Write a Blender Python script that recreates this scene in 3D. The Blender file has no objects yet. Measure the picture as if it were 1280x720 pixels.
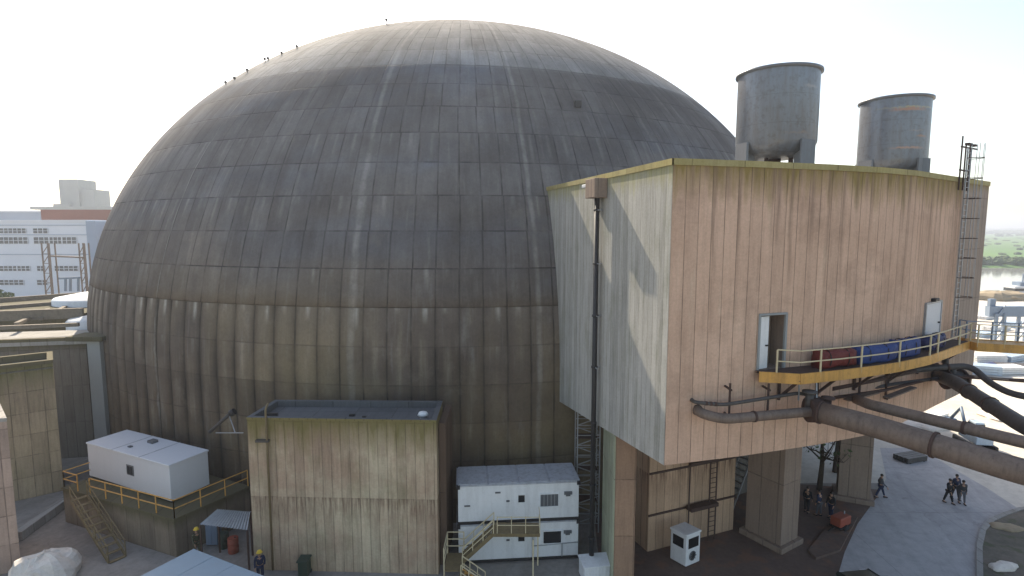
import bpy, bmesh, math, random
from mathutils import Vector, Matrix
R = math.radians
random.seed(7)
C = bpy.context.scene.collection

# ------------------------------------------------------------------ camera
F = 700.0; HZ = 285.0; PITCH = math.atan((360-HZ)/F); H = 18.6
cam_d = bpy.data.cameras.new('camera'); cam = bpy.data.objects.new('camera', cam_d); C.objects.link(cam)
cam.location = (0, 0, H); cam.rotation_euler = (R(90)-PITCH, 0, 0)
cam_d.sensor_width = 36; cam_d.lens = 36*F/1280; cam_d.clip_end = 20000; cam_d.clip_start = .1
bpy.context.scene.camera = cam
# ------------------------------------------------------------------ light
SUN_EL, SUN_AZ = 40.0, 22.0            # the sun stands behind the dome, 22 degrees to the left
world = bpy.data.worlds.new('World'); bpy.context.scene.world = world; world.use_nodes = True
wn = world.node_tree; bg = wn.nodes['Background']
sky = wn.nodes.new('ShaderNodeTexSky'); sky.sky_type = 'NISHITA'; sky.sun_disc = False
sky.sun_elevation = R(SUN_EL); sky.sun_rotation = R(-SUN_AZ); sky.dust_density = 1.5; sky.air_density = 1.0; sky.ozone_density = 1.0
wn.links.new(sky.outputs[0], bg.inputs[0]); bg.inputs[1].default_value = .15
sd = bpy.data.lights.new('sun', 'SUN'); sd.energy = 5.0; sd.angle = R(.5); sd.color = (1, .94, .84)
sun = bpy.data.objects.new('sun', sd); C.objects.link(sun)
sdir = Vector((-math.sin(R(SUN_AZ))*math.cos(R(SUN_EL)), math.cos(R(SUN_AZ))*math.cos(R(SUN_EL)), math.sin(R(SUN_EL))))
sun.rotation_euler = sdir.to_track_quat('Z', 'Y').to_euler(); sun.location = (0, 0, 120)
vs = bpy.context.scene.view_settings
vs.view_transform = 'Standard'; vs.look = 'None'; vs.gamma = 1; vs.exposure = .92
vs.use_white_balance = True; vs.white_balance_temperature = 7300; vs.white_balance_tint = 10

# ------------------------------------------------------------------ helpers
def ray(x, y):
    a = (x-640)/F; b = -(y-360)/F
    return Vector((a, math.cos(PITCH)+b*math.sin(PITCH), -math.sin(PITCH)+b*math.cos(PITCH)))
def G(x, y, z=0):                      # point of the photograph at height z
    d = ray(x, y); return Vector((0, 0, H))+d*((z-H)/d.z)
def AY(x, y, Y):
    d = ray(x, y); return Vector((0, 0, H))+d*(Y/d.y)

def link(o, parent=None):
    C.objects.link(o)
    if parent: o.parent = parent
    return o
def tag(o, label=None, cat=None, group=None, kind=None):
    if label: o['label'] = label
    if cat: o['category'] = cat
    if group: o['group'] = group
    if kind: o['kind'] = kind
    return o
def thing(name, label, cat, loc=(0, 0, 0), rz=0, group=None):
    o = bpy.data.objects.new(name, None); C.objects.link(o); o.location = loc; o.rotation_euler.z = rz
    o.empty_display_size = .3
    return tag(o, label, cat, group)
def copy_tree(o, parent=None):
    c = o.copy(); C.objects.link(c)
    if parent: c.parent = parent
    for ch in [q for q in bpy.data.objects if q.parent == o]: copy_tree(ch, c)
    return c

class MB:
    """collects faces; local coordinates unless W=True (world, shifted to the parent on build)"""
    def __init__(s, smooth=False): s.v = []; s.f = []; s.uv = []; s.mi = []; s.sm = []; s.smooth = smooth
    def face(s, pts, uv=None, m=0, sm=None):
        b = len(s.v); s.v += [Vector(p) for p in pts]; s.f.append(list(range(b, b+len(pts)))); s.uv.append(uv); s.mi.append(m); s.sm.append(s.smooth if sm is None else sm)
    def box(s, x0, x1, y0, y1, z0, z1, rot=0, c=None, m=0):
        p = [Vector((x, y, z)) for x in (x0, x1) for y in (y0, y1) for z in (z0, z1)]
        if rot:
            c = Vector(c) if c else Vector(((x0+x1)/2, (y0+y1)/2, 0)); M = Matrix.Rotation(rot, 3, 'Z')
            p = [M@(q-c)+c for q in p]
        for q in ((0,1,3,2),(4,6,7,5),(0,4,5,1),(2,3,7,6),(0,2,6,4),(1,5,7,3)): s.face([p[i] for i in q], m=m)
        return s
    def prism(s, poly, z0, z1, m=0, top=True, bot=True, uoff=0):
        """poly counter-clockwise in plan; z0/z1 number or list per vertex; uv u runs along the outline"""
        n = len(poly); z0 = z0 if isinstance(z0, (list, tuple)) else [z0]*n; z1 = z1 if isinstance(z1, (list, tuple)) else [z1]*n
        u = uoff
        for i in range(n):
            j = (i+1) % n; a = Vector(poly[i][:2]); b = Vector(poly[j][:2]); L = (b-a).length
            s.face([(a.x, a.y, z0[i]), (b.x, b.y, z0[j]), (b.x, b.y, z1[j]), (a.x, a.y, z1[i])], uv=[(u, z0[i]), (u+L, z0[j]), (u+L, z1[j]), (u, z1[i])], m=m); u += L
        if top: s.face([(poly[i][0], poly[i][1], z1[i]) for i in range(n)], m=m)
        if bot: s.face([(poly[i][0], poly[i][1], z0[i]) for i in reversed(range(n))], m=m)
        return s
    def tube(s, pts, r, n=10, cap=True, m=0):
        pts = [Vector(p) for p in pts]; rr = r if isinstance(r, (list, tuple)) else [r]*len(pts); rings = []
        ref = None
        for i, p in enumerate(pts):
            t = (pts[min(i+1, len(pts)-1)]-pts[max(i-1, 0)]).normalized()
            if ref is None: ref = Vector((0, 0, 1)) if abs(t.z) < .9 else Vector((1, 0, 0))
            a = (ref-t*ref.dot(t)).normalized(); b = t.cross(a); ref = a
            rings.append([p+(a*math.cos(2*math.pi*k/n)+b*math.sin(2*math.pi*k/n))*rr[i] for k in range(n)])
        L = 0
        for i in range(len(pts)-1):
            dL = (pts[i+1]-pts[i]).length
            for k in range(n):
                k2 = (k+1) % n; s.face([rings[i][k], rings[i][k2], rings[i+1][k2], rings[i+1][k]], uv=[(k/n*3, L), ((k+1)/n*3, L), ((k+1)/n*3, L+dL), (k/n*3, L+dL)], m=m, sm=n > 6)
            L += dL
        if cap: s.face(list(reversed(rings[0])), m=m, sm=False); s.face(rings[-1], m=m, sm=False)
        return s
    def bar(s, a, b, w=.06, h=None, m=0):
        a = Vector(a); b = Vector(b); t = (b-a).normalized(); h = h or w
        up = Vector((0, 0, 1)) if abs(t.z) < .95 else Vector((0, 1, 0))
        x = t.cross(up).normalized(); z = x.cross(t)
        q = [[p+x*w/2*i+z*h/2*j for i, j in ((-1,-1),(1,-1),(1,1),(-1,1))] for p in (a, b)]
        for k in range(4): s.face([q[0][k], q[0][(k+1)%4], q[1][(k+1)%4], q[1][k]], m=m)
        s.face(list(reversed(q[0])), m=m); s.face(q[1], m=m); return s
    def lathe(s, prof, n=32, c=(0, 0, 0), m=0, cap=True):
        c = Vector(c); rg = [[c+Vector((r*math.cos(2*math.pi*k/n), r*math.sin(2*math.pi*k/n), z)) for k in range(n)] for r, z in prof]
        for i in range(len(prof)-1):
            rm = max(prof[i][0], prof[i+1][0])
            for k in range(n):
                k2 = (k+1)%n; f = 2*math.pi/n*rm
                s.face([rg[i][k], rg[i][k2], rg[i+1][k2], rg[i+1][k]], uv=[(k*f, prof[i][1]), ((k+1)*f, prof[i][1]), ((k+1)*f, prof[i+1][1]), (k*f, prof[i+1][1])], m=m, sm=True)
        if cap:
            s.face(list(reversed(rg[0])), m=m, sm=False); s.face(rg[-1], m=m, sm=False)
        return s
    def build(s, name, mat, parent=None, world=False, bevel=0, weld=True):
        me = bpy.data.meshes.new(name); off = Vector((0, 0, 0))
        V = s.v
        if parent and world:
            Mi = (Matrix.Translation(parent.location)@parent.rotation_euler.to_matrix().to_4x4()).inverted() if not parent.parent else None
            if Mi is None:
                pp = parent.parent
                Mi = (Matrix.Translation(pp.location)@pp.rotation_euler.to_matrix().to_4x4()@Matrix.Translation(parent.location)).inverted()
            V = [Mi@v for v in V]
        me.from_pydata(V, [], s.f); uvl = me.uv_layers.new(name='UVMap')
        for p, uv in zip(me.polygons, s.uv):
            if uv is None:
                pts = [s.v[i] for i in s.f[p.index]]
                nx = Vector((0, 0, 0))
                for i in range(1, len(pts)-1): nx += (pts[i]-pts[0]).cross(pts[i+1]-pts[0])
                nx = nx.normalized() if nx.length > 1e-12 else Vector((0, 0, 1))
                if abs(nx.z) > .75: uv = [(q.x, q.y) for q in pts]
                else:
                    t = Vector((-nx.y, nx.x)).normalized(); uv = [(q.x*t.x+q.y*t.y, q.z) for q in pts]
            for li, c in zip(p.loop_indices, uv): uvl.data[li].uv = c
            p.use_smooth = s.sm[p.index]; p.material_index = s.mi[p.index]
        for mm in (mat if isinstance(mat, (list, tuple)) else [mat]): me.materials.append(mm)
        if weld:
            b = bmesh.new(); b.from_mesh(me); bmesh.ops.remove_doubles(b, verts=b.verts, dist=1e-4)
            b.to_mesh(me); b.free()
        o = bpy.data.objects.new(name, me); link(o, parent)
        if bevel:
            bv = o.modifiers.new('bevel', 'BEVEL'); bv.width = bevel; bv.segments = 2; bv.limit_method = 'ANGLE'
        return o

# ------------------------------------------------------------------ node helpers
class NT:
    def __init__(s, name):
        s.m = bpy.data.materials.new(name); s.m.use_nodes = True; s.t = s.m.node_tree; s.b = s.t.nodes['Principled BSDF']
    def n(s, ty, **k):
        o = s.t.nodes.new(ty)
        for a, v in k.items(): setattr(o, a, v)
        return o
    def lk(s, a, b): s.t.links.new(a, b)
    def inp(s, sock, v):
        if hasattr(v, 'links') or isinstance(v, bpy.types.NodeSocket): s.lk(v, sock)
        elif isinstance(v, (tuple, list)) and sock.type == 'RGBA' and len(v) == 3: sock.default_value = (*v, 1)
        else: sock.default_value = v
    def m_(s, op, a, b=0.0, c=None, clamp=False):
        o = s.n('ShaderNodeMath', operation=op, use_clamp=clamp); s.inp(o.inputs[0], a); s.inp(o.inputs[1], b)
        if c is not None: s.inp(o.inputs[2], c)
        return o.outputs[0]
    def mr(s, v, a, b, c=0.0, d=1.0):
        o = s.n('ShaderNodeMapRange'); o.inputs[1].default_value = a; o.inputs[2].default_value = b; o.inputs[3].default_value = c; o.inputs[4].default_value = d
        s.inp(o.inputs[0], v); return o.outputs[0]
    def mix(s, f, a, b, bt='MIX'):
        o = s.n('ShaderNodeMix', data_type='RGBA', blend_type=bt); s.inp(o.inputs[0], f); s.inp(o.inputs[6], a); s.inp(o.inputs[7], b); return o.outputs[2]
    def xyz(s, x, y, z=0.0):
        o = s.n('ShaderNodeCombineXYZ'); s.inp(o.inputs[0], x); s.inp(o.inputs[1], y); s.inp(o.inputs[2], z); return o.outputs[0]
    def noise(s, vec, sc=1.0, det=4, rough=.6):
        o = s.n('ShaderNodeTexNoise'); s.lk(vec, o.inputs['Vector']); o.inputs['Scale'].default_value = sc; o.inputs['Detail'].default_value = det; o.inputs['Roughness'].default_value = rough; return o.outputs[0]
    def white(s, vec):
        o = s.n('ShaderNodeTexWhiteNoise', noise_dimensions='3D'); s.lk(vec, o.inputs['Vector']); return o.outputs['Value']
    def sep(s, v):
        o = s.n('ShaderNodeSeparateXYZ'); s.lk(v, o.inputs[0]); return o.outputs
    def uv(s): return s.n('ShaderNodeUVMap').outputs[0]
    def obj(s): return s.n('ShaderNodeTexCoord').outputs['Object']
    def bump(s, h, st=.3, d=.02):
        o = s.n('ShaderNodeBump'); o.inputs['Strength'].default_value = st; o.inputs['Distance'].default_value = d; s.lk(h, o.inputs['Height']); s.lk(o.outputs[0], s.b.inputs['Normal'])
    def out(s, col, rough=.85, metal=0, spec=.3):
        s.inp(s.b.inputs['Base Color'], col); s.inp(s.b.inputs['Roughness'], rough); s.b.inputs['Metallic'].default_value = metal; s.b.inputs['Specular IOR Level'].default_value = spec
        return s.m

def conc(name, base, w=.6, h=3.0, alt=None, streak=.45, ztop=None, moss=(.16, .15, .04), mdepth=1.0, mamt=.8, jit=.14, joint=.55, blotch=.5, stain=(.07, .05, .035), lw=.035, stz=None, green=0, runs=None, hj=1.0):
    """board-marked concrete: u along the wall, v = height in metres"""
    t = NT(name); u, v, _ = t.sep(t.uv()); alt = alt or tuple(c*.8 for c in base)
    cu = t.m_('FLOOR', t.m_('DIVIDE', u, w)); cv = t.m_('FLOOR', t.m_('DIVIDE', v, h))
    fu = t.m_('ABSOLUTE', t.m_('SUBTRACT', t.m_('FRACT', t.m_('DIVIDE', u, w)), .5)); fv = t.m_('ABSOLUTE', t.m_('SUBTRACT', t.m_('FRACT', t.m_('DIVIDE', v, h)), .5))
    wob = t.noise(t.xyz(t.m_('MULTIPLY', u, 1.0), t.m_('MULTIPLY', v, .6)), 1.5, 3)
    lu = t.m_('MULTIPLY', t.mr(fu, .5-lw/w, .5-lw/w*.3), t.mr(wob, .3, .6, .35, 1)); lv = t.m_('MULTIPLY', t.mr(fv, .5-lw/h*1.2, .5-lw/h*.4), t.mr(wob, .35, .6, .1*hj, .8*hj))
    line = t.m_('MAXIMUM', lu, lv, clamp=True)
    rnd = t.white(t.xyz(cu, cv, 3.3))
    st = t.noise(t.xyz(t.m_('MULTIPLY', u, 2.3), t.m_('MULTIPLY', v, .22)), 1.0, 6, .7)
    st2 = t.noise(t.xyz(t.m_('MULTIPLY', u, 7), t.m_('MULTIPLY', v, .5)), 1.0, 4, .6)
    bl = t.noise(t.xyz(u, v, 5.0), .2, 7, .72); fine = t.noise(t.xyz(u, v, 1.0), 9, 6, .7)
    col = t.mix(t.mr(bl, .35, .68, 0, blotch*1.6), base, alt)
    col = t.mix(t.mr(st, .5, .78, 0, streak), col, stain)
    col = t.mix(t.mr(st2, .45, .8, 0, streak*.5), col, stain)
    col = t.mix(t.mr(st, .42, .2, 0, .35), col, tuple(min(.75, c*1.45) for c in base))
    k = t.m_('ADD', t.m_('MULTIPLY', t.m_('SUBTRACT', rnd, .5), jit*2), 1.0)
    k = t.m_('MULTIPLY', k, t.mr(fine, .2, .8, .86, 1.14))
    hs = t.n('ShaderNodeVectorMath', operation='SCALE'); t.lk(col, hs.inputs[0]); t.lk(k, hs.inputs['Scale']); col = hs.outputs[0]
    if green: col = t.mix(t.mr(t.noise(t.xyz(t.m_('MULTIPLY', u, .8), t.m_('MULTIPLY', v, .35), 9.0), 1, 5, .7), .5, .75, 0, green), col, (.14, .15, .06))
    if ztop is not None:
        d = t.m_('SUBTRACT', ztop, v); e = t.m_('ADD', t.m_('DIVIDE', d, mdepth), t.m_('MULTIPLY', t.m_('SUBTRACT', st, .5), 2.4))
        col = t.mix(t.mr(e, 1.15, .2, 0, mamt), col, moss)
    if runs:                   # dark water runs: every board has its own length of run from the top and from the bottom edge
        d = t.m_('SUBTRACT', runs[0], v); rr = t.white(t.xyz(cu, 1.5, 8.8)); ln = t.m_('ADD', .8, t.m_('MULTIPLY', t.m_('MULTIPLY', rr, rr), runs[1]))
        edge = t.mr(t.m_('ABSOLUTE', t.m_('SUBTRACT', t.m_('FRACT', t.m_('DIVIDE', u, w)), t.m_('MULTIPLY', t.white(t.xyz(cu, 6.6, 2.2)), .9))), .28, .05)
        col = t.mix(t.m_('MULTIPLY', t.m_('MULTIPLY', t.mr(t.m_('DIVIDE', d, ln), 1.0, .3), edge), t.mr(st2, .3, .65, .15, .7)), col, tuple(q*.8 for q in stain))
        grime = t.noise(t.xyz(t.m_('MULTIPLY', u, .5), t.m_('MULTIPLY', v, .8), 14.0), .6, 7, .75); col = t.mix(t.mr(grime, .5, .75, 0, .45), col, tuple(q*1.1 for q in stain))
    if stz is not None:        # rust runs below a joint at height stz
        d = t.m_('SUBTRACT', stz, v); near = t.m_('MULTIPLY', t.mr(d, 0, .05), t.mr(d, 1.6, .1)); col = t.mix(t.m_('MULTIPLY', near, t.mr(st2, .4, .7, 0, .9)), col, (.09, .035, .02))
    col = t.mix(t.m_('MULTIPLY', line, joint), col, tuple(c*.35 for c in stain))
    t.bump(t.m_('ADD', t.m_('MULTIPLY', line, -1), t.m_('MULTIPLY', fine, .25)), .5, .03)
    return t.out(col, .9, 0, .2)

def paint(name, col, rough=.5, metal=0, dirt=.3, dcol=(.12, .09, .06), sc=2.0, spec=.4, runs=True):
    t = NT(name); o = t.obj(); x, y, z = t.sep(o)
    n1 = t.noise(t.xyz(t.m_('MULTIPLY', x, 3.0), t.m_('MULTIPLY', y, 3.0), t.m_('MULTIPLY', z, .4 if runs else 3.0)), sc*.5, 6, .7); n2 = t.noise(o, sc*3, 5, .7)
    c = t.mix(t.mr(n1, .45, .8, 0, dirt), col, dcol); c = t.mix(t.mr(n2, .5, .85, 0, dirt*.7), c, dcol)
    t.bump(n2, .15, .01)
    return t.out(c, t.mr(n2, .2, .8, max(.05, rough-.1), min(1, rough+.15)), metal, spec)

M = {}
ZTOP = 21.2
M['front'] = conc('boarded concrete pink', (.68, .455, .33), .6, 200, alt=(.57, .37, .26), streak=.4, lw=.022, ztop=21.3, moss=(.22, .16, .035), mdepth=1.5, mamt=.9, jit=.06, joint=.8, stain=(.23, .145, .10), blotch=.8, runs=(ZTOP, 7.5))
M['bay'] = conc('boarded concrete greyish', (.36, .28, .225), .5, 2.9, alt=(.3, .235, .19), streak=.5, ztop=21.3, moss=(.22, .16, .035), mdepth=.6, jit=.06, joint=.5, stain=(.16, .11, .09))
M['side'] = conc('boarded concrete pale', (.43, .41, .37), .42, 200, alt=(.33, .32, .285), streak=.6, hj=.3, lw=.025, ztop=21.3, moss=(.25, .23, .05), mdepth=1.0, mamt=.7, jit=.12, joint=.45, stain=(.12, .12, .09), green=.35)
M['cope'] = conc('mossy coping', (.34, .28, .11), 2.4, 9, streak=.5, jit=.1, stain=(.12, .09, .03), alt=(.42, .36, .2))
M['lower'] = conc('boarded concrete ochre', (.56, .38, .25), .55, 99, alt=(.46, .3, .2), streak=.35, jit=.12, stain=(.10, .06, .04), stz=4.7)
M['block'] = conc('boarded concrete block', (.55, .45, .31), .5, 4.2, hj=.6, alt=(.42, .29, .2), streak=.55, ztop=8.6, moss=(.15, .125, .035), mdepth=1.7, mamt=.85, jit=.09, joint=.45, stain=(.09, .06, .04), stz=4.25, blotch=.9, green=.4)
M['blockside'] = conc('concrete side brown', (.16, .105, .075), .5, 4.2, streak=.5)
M['leftblock'] = conc('concrete left block', (.40, .31, .2), .9, 1.5, alt=(.29, .22, .15), streak=.6, ztop=9.6, moss=(.10, .095, .03), mdepth=2.2, mamt=.9, green=.3)
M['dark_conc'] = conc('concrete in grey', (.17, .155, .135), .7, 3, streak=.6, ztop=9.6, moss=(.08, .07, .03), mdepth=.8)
M['nearwall'] = conc('concrete rosy', (.46, .33, .26), 3.2, 1.6, streak=.35, alt=(.3, .22, .18))
M['terrace'] = conc('concrete terrace', (.24, .19, .135), 1.2, 9, streak=.55, alt=(.17, .13, .10), ztop=2.2, moss=(.09, .08, .04), mdepth=.6)
M['pier'] = conc('concrete pier', (.3, .225, .175), 1.1, 4, streak=.4, alt=(.25, .185, .145), jit=.06)
M['pillar'] = conc('concrete pillar brown', (.42, .26, .165), 1.0, 3, streak=.4, alt=(.27, .17, .12))
M['pillarpale'] = conc('concrete pillar pale green', (.42, .44, .3), .5, 3, streak=.4, alt=(.3, .3, .22))
M['slab'] = conc('roof slab', (.33, .32, .3), 1.8, 1.8, streak=.4, jit=.08, alt=(.26, .25, .23))
M['tray'] = conc('roof tray', (.12, .125, .13), 2.2, 2.2, streak=.4, jit=.08, alt=(.09, .09, .09), stain=(.05, .05, .05))
M['kerb'] = conc('kerb concrete', (.36, .34, .31), 1.0, 9, streak=.3)
M['white'] = paint('white painted steel', (.74, .74, .73), .45, 0, .22)
M['cabinwhite'] = paint('pale grey white panel', (.6, .6, .61), .5, 0, .1, (.4, .38, .35))
M['whiteroof'] = paint('container roof', (.42, .43, .45), .6, 0, .6, (.2, .18, .16), runs=False)
M['yellow'] = paint('worn yellow paint', (.62, .32, .075), .5, 0, .65, (.16, .08, .03))
M['yellowpale'] = paint('pale yellow rail', (.62, .52, .33), .5, 0, .35, (.2, .12, .05))
M['ochre'] = paint('dirty brown yellow', (.2, .145, .07), .7, 0, .6, (.07, .05, .03))
M['black'] = paint('black steel', (.02, .02, .022), .5, 0, .4, (.06, .05, .045))
M['glass'] = NT('dark glass').out((.015, .017, .02), .08, 0, .6)
M['curtain'] = paint('window pane grey', (.12, .125, .13), .3, 0, .5, (.04, .04, .04))
M['tank'] = paint('grey blue tank paint', (.16, .17, .185), .4, .15, .45, (.12, .11, .11))
M['galv'] = paint('galvanised steel', (.36, .37, .38), .45, .5, .4, (.12, .11, .10))
M["rusty"] = paint("rusty steel", (.075, .042, .032), .8, 0, .6, (.04, .025, .02))
M['lag'] = paint("brown lagged pipe", (.185, .135, .105), .6, .1, .75, (.06, .042, .032), sc=3)
M['lagdark'] = paint('dark pipe', (.085, .075, .068), .55, .2, .5, (.03, .02, .02))
M['blue'] = paint('blue tarpaulin', (.018, .05, .19), .6, 0, .3, (.02, .02, .05), runs=False)
M['navy'] = paint('navy tarpaulin', (.02, .025, .10), .5, 0, .3, (.02, .02, .03), runs=False)
M['red'] = paint('dark red sheet', (.15, .018, .014), .6, 0, .45, (.05, .01, .01), runs=False)
M['orange'] = paint('orange red paint', (.32, .07, .04), .5, 0, .3)
M['blueroof'] = paint('pale blue sheet roof', (.25, .34, .41), .5, .1, .3, (.3, .32, .33), sc=.7, runs=False)
M['tin'] = paint('corrugated grey tin', (.33, .36, .38), .4, .4, .4, (.16, .15, .14), runs=False)
M['tarp'] = paint('off white tarp', (.68, .62, .55), .8, 0, .35, (.38, .3, .24), runs=False)
M['green'] = paint('green plastic bin', (.03, .055, .04), .5, 0, .3)
M['bluegrey'] = paint('blue grey steel', (.18, .24, .32), .5, .1, .3)
M['paleblue'] = paint('pale blue steel', (.4, .5, .6), .5, .1, .3)
M['hallwhite'] = paint('white facade', (.72, .74, .78), .7, 0, .15, (.5, .5, .5), sc=.2)
M['hallblue'] = paint('bluish facade column', (.3, .36, .45), .7, 0, .15, (.3, .3, .3), sc=.2)
M['hallred'] = paint('rust red cladding', (.15, .05, .035), .9, 0, .4, (.1, .04, .03), sc=.4)
M['hallgrey'] = paint('grey concrete tower', (.3, .31, .3), .9, 0, .3, (.2, .2, .2), sc=.3)
M['bark'] = paint('bark', (.1, .075, .055), .95, 0, .5, (.04, .03, .02), runs=False)
M['soil'] = paint('spoil heap', (.34, .27, .18), .95, 0, .5, (.2, .15, .1), sc=.5, runs=False)
M['wood'] = paint('timber beams', (.2, .165, .125), .85, 0, .5, (.08, .06, .045), runs=False)
M['leaf'] = paint('leaves', (.07, .11, .035), .7, 0, .5, (.035, .06, .02), sc=1.5, runs=False)
M['leafdark'] = paint('forest leaves', (.06, .095, .03), .8, 0, .6, (.035, .055, .025), sc=.02, runs=False)

def dome_material(A, B):
    t = NT('weathered panelled dome'); o = t.obj(); x, y, z = t.sep(o)
    u = t.m_('MULTIPLY', t.m_('ARCTAN2', y, x), 168/(2*math.pi))
    lat = t.m_('MULTIPLY', t.m_('ARCSINE', t.m_('MINIMUM', t.m_('DIVIDE', z, B), 1.0)), 180/math.pi/4.2)
    v = t.m_('ADD', t.m_('MAXIMUM', lat, 0.0), t.m_('DIVIDE', t.m_('MINIMUM', z, 0.0), 2.45))
    cu = t.m_('FLOOR', u); cv = t.m_('FLOOR', v)
    # every course shifts its joints a little, as in the real shuttering
    sh = t.m_('MULTIPLY', t.m_('SUBTRACT', t.white(t.xyz(cv, 7.7, 1.1)), .5), .16); sh = t.m_('MULTIPLY', sh, t.mr(lat, 2.0, 2.05))
    us = t.m_('ADD', u, sh); cu = t.m_('FLOOR', us)
    fu = t.m_('ABSOLUTE', t.m_('SUBTRACT', t.m_('FRACT', us), .5)); fv = t.m_('ABSOLUTE', t.m_('SUBTRACT', t.m_('FRACT', v), .5))
    uvv = t.xyz(u, t.m_('MULTIPLY', v, 1.6), 0.0)
    wob = t.noise(uvv, .9, 3)
    lu = t.m_('MULTIPLY', t.mr(fu, .455, .482), t.mr(wob, .3, .62, .25, 1)); lv = t.m_('MULTIPLY', t.mr(fv, .478, .492), t.mr(wob, .38, .62, .15, 1))
    lv = t.m_('MULTIPLY', lv, t.mr(lat, 1.9, 2.3, .45, 1)); lu = t.m_('MULTIPLY', lu, t.mr(t.noise(t.xyz(t.m_('MULTIPLY', u, 3), t.m_('MULTIPLY', v, .9), 31.0), 1, 3, .6), .35, .6, .35, 1))
    line = t.m_('MAXIMUM', lu, lv, clamp=True)
    r1 = t.white(t.xyz(cu, cv, .5)); r2 = t.white(t.xyz(t.m_('FLOOR', t.m_('DIVIDE', us, 3)), cv, 4.5)); r3 = t.white(t.xyz(cv, 2.2, 9.1))
    bl = t.noise(t.xyz(u, t.m_('MULTIPLY', v, 2.2), 3.0), .09, 6, .65)
    st = t.noise(t.xyz(t.m_('MULTIPLY', u, 1.1), t.m_('MULTIPLY', v, .28), 0.0), 1.0, 6, .7); st2 = t.noise(t.xyz(t.m_('MULTIPLY', u, 5), t.m_('MULTIPLY', v, .5), 2.0), 1.0, 4, .6)
    fine = t.noise(o, 6, 6, .7)
    up = t.mr(z, -4, 14)
    base = t.mix(up, (.20, .145, .095), (.215, .197, .185)); dark = t.mix(up, (.075, .052, .036), (.09, .082, .08))
    hue = t.noise(t.xyz(t.m_('MULTIPLY', u, .5), t.m_('MULTIPLY', v, 2.5), 12.0), .14, 4, .6); base = t.mix(t.m_('MULTIPLY', t.mr(hue, .45, .62), up), base, (.165, .18, .21))
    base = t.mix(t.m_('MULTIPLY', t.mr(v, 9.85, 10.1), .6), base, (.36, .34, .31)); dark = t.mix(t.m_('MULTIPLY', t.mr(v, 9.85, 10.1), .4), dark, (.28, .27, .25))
    col = t.mix(t.mr(bl, .32, .68), base, dark)
    col = t.mix(t.mr(st, .46, .74, 0, .6), col, (.075, .065, .058))
    col = t.mix(t.mr(st, .43, .2, 0, .6), col, (.30, .28, .25))
    col = t.mix(t.mr(st2, .58, .8, 0, .35), col, (.3, .28, .25))
    # chalky runs under the springing seam and under one higher joint
    for lv0, amt, ln, rs in ((2.0, .8, .6, .5), (3.0, .3, .5, 1.5), (1.0, .2, .6, 2.5), (5.0, .25, .9, 3.5), (7.0, .2, 1.1, 5.5)):
        d = t.m_('SUBTRACT', lv0, v); rr = t.white(t.xyz(t.m_('FLOOR', u), lv0, rs))
        len_ = t.m_('MULTIPLY', rr, ln); m1 = t.m_('MULTIPLY', t.mr(d, -.01, .02), t.mr(t.m_('SUBTRACT', d, len_), .0, -.35))
        wv = t.mr(t.m_('ABSOLUTE', t.m_('SUBTRACT', t.m_('FRACT', u), t.m_('ADD', .3, t.m_('MULTIPLY', rr, .4)))), .14, .02)
        col = t.mix(t.m_('MULTIPLY', t.m_('MULTIPLY', m1, wv), t.mr(st2, .3, .6, amt*.25, amt)), col, (.46, .44, .39))
    # two long pale runs and a mossy patch
    for az, wd in ((-95.4, .2), (-78.6, .15), (-118.0, .06)):
        uu = az/360*168; d = t.m_('ABSOLUTE', t.m_('ADD', t.m_('SUBTRACT', u, uu), t.m_('MULTIPLY', t.m_('SUBTRACT', bl, .5), .8)))
        col = t.mix(t.m_('MULTIPLY', t.mr(d, wd, wd*.3), t.mr(t.m_('ADD', wob, t.m_('MULTIPLY', st2, .3)), .45, .75, .05, .42)), col, (.42, .4, .36))
    bd = t.m_('MULTIPLY', t.mr(z, 8, 1), t.mr(t.noise(t.xyz(u, v, 8.0), .16, 4, .6), .45, .65)); col = t.mix(t.m_('MULTIPLY', bd, .5), col, (.26, .2, .11))
    mo2 = t.noise(t.xyz(t.m_('MULTIPLY', u, .35), t.m_('MULTIPLY', v, .7), 41.0), .8, 4, .6)
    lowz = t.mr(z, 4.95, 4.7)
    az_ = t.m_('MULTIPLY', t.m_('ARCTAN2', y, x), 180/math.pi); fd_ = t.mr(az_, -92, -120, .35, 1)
    gr = t.m_('MULTIPLY', t.m_('MULTIPLY', t.m_('MULTIPLY', t.mr(fu, .27, .46), lowz), t.mr(st, .25, .55, .3, 1)), fd_); col = t.mix(t.m_('MULTIPLY', gr, t.mr(mo2, .35, .6, .35, .85)), col, (.035, .028, .022))  # rib grooves: shade of the recess painted dark, broken up by noise
    rb = t.m_('MULTIPLY', t.m_('MULTIPLY', t.mr(fu, .22, .1), lowz), t.mr(st2, .35, .65)); col = t.mix(t.m_('MULTIPLY', t.m_('MULTIPLY', rb, t.mr(mo2, .42, .6)), .4), col, (.30, .25, .18))
    mo = t.noise(t.xyz(t.m_('MULTIPLY', u, .9), t.m_('MULTIPLY', v, 1.3), 21.0), .55, 7, .75); col = t.mix(t.mr(mo, .48, .75, 0, .5), col, (.075, .062, .05)); col = t.mix(t.mr(mo, .42, .25, 0, .35), col, (.27, .23, .18))
    k = t.m_('ADD', .87, t.m_('ADD', t.m_('MULTIPLY', r1, .16), t.m_('MULTIPLY', r2, .14))); k = t.m_('MULTIPLY', k, t.mr(r3, 0, 1, .9, 1.1)); k = t.m_('MULTIPLY', k, t.mr(fine, .2, .8, .85, 1.15))
    hs = t.n('ShaderNodeVectorMath', operation='SCALE'); t.lk(col, hs.inputs[0]); t.lk(k, hs.inputs['Scale']); col = hs.outputs[0]
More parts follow.
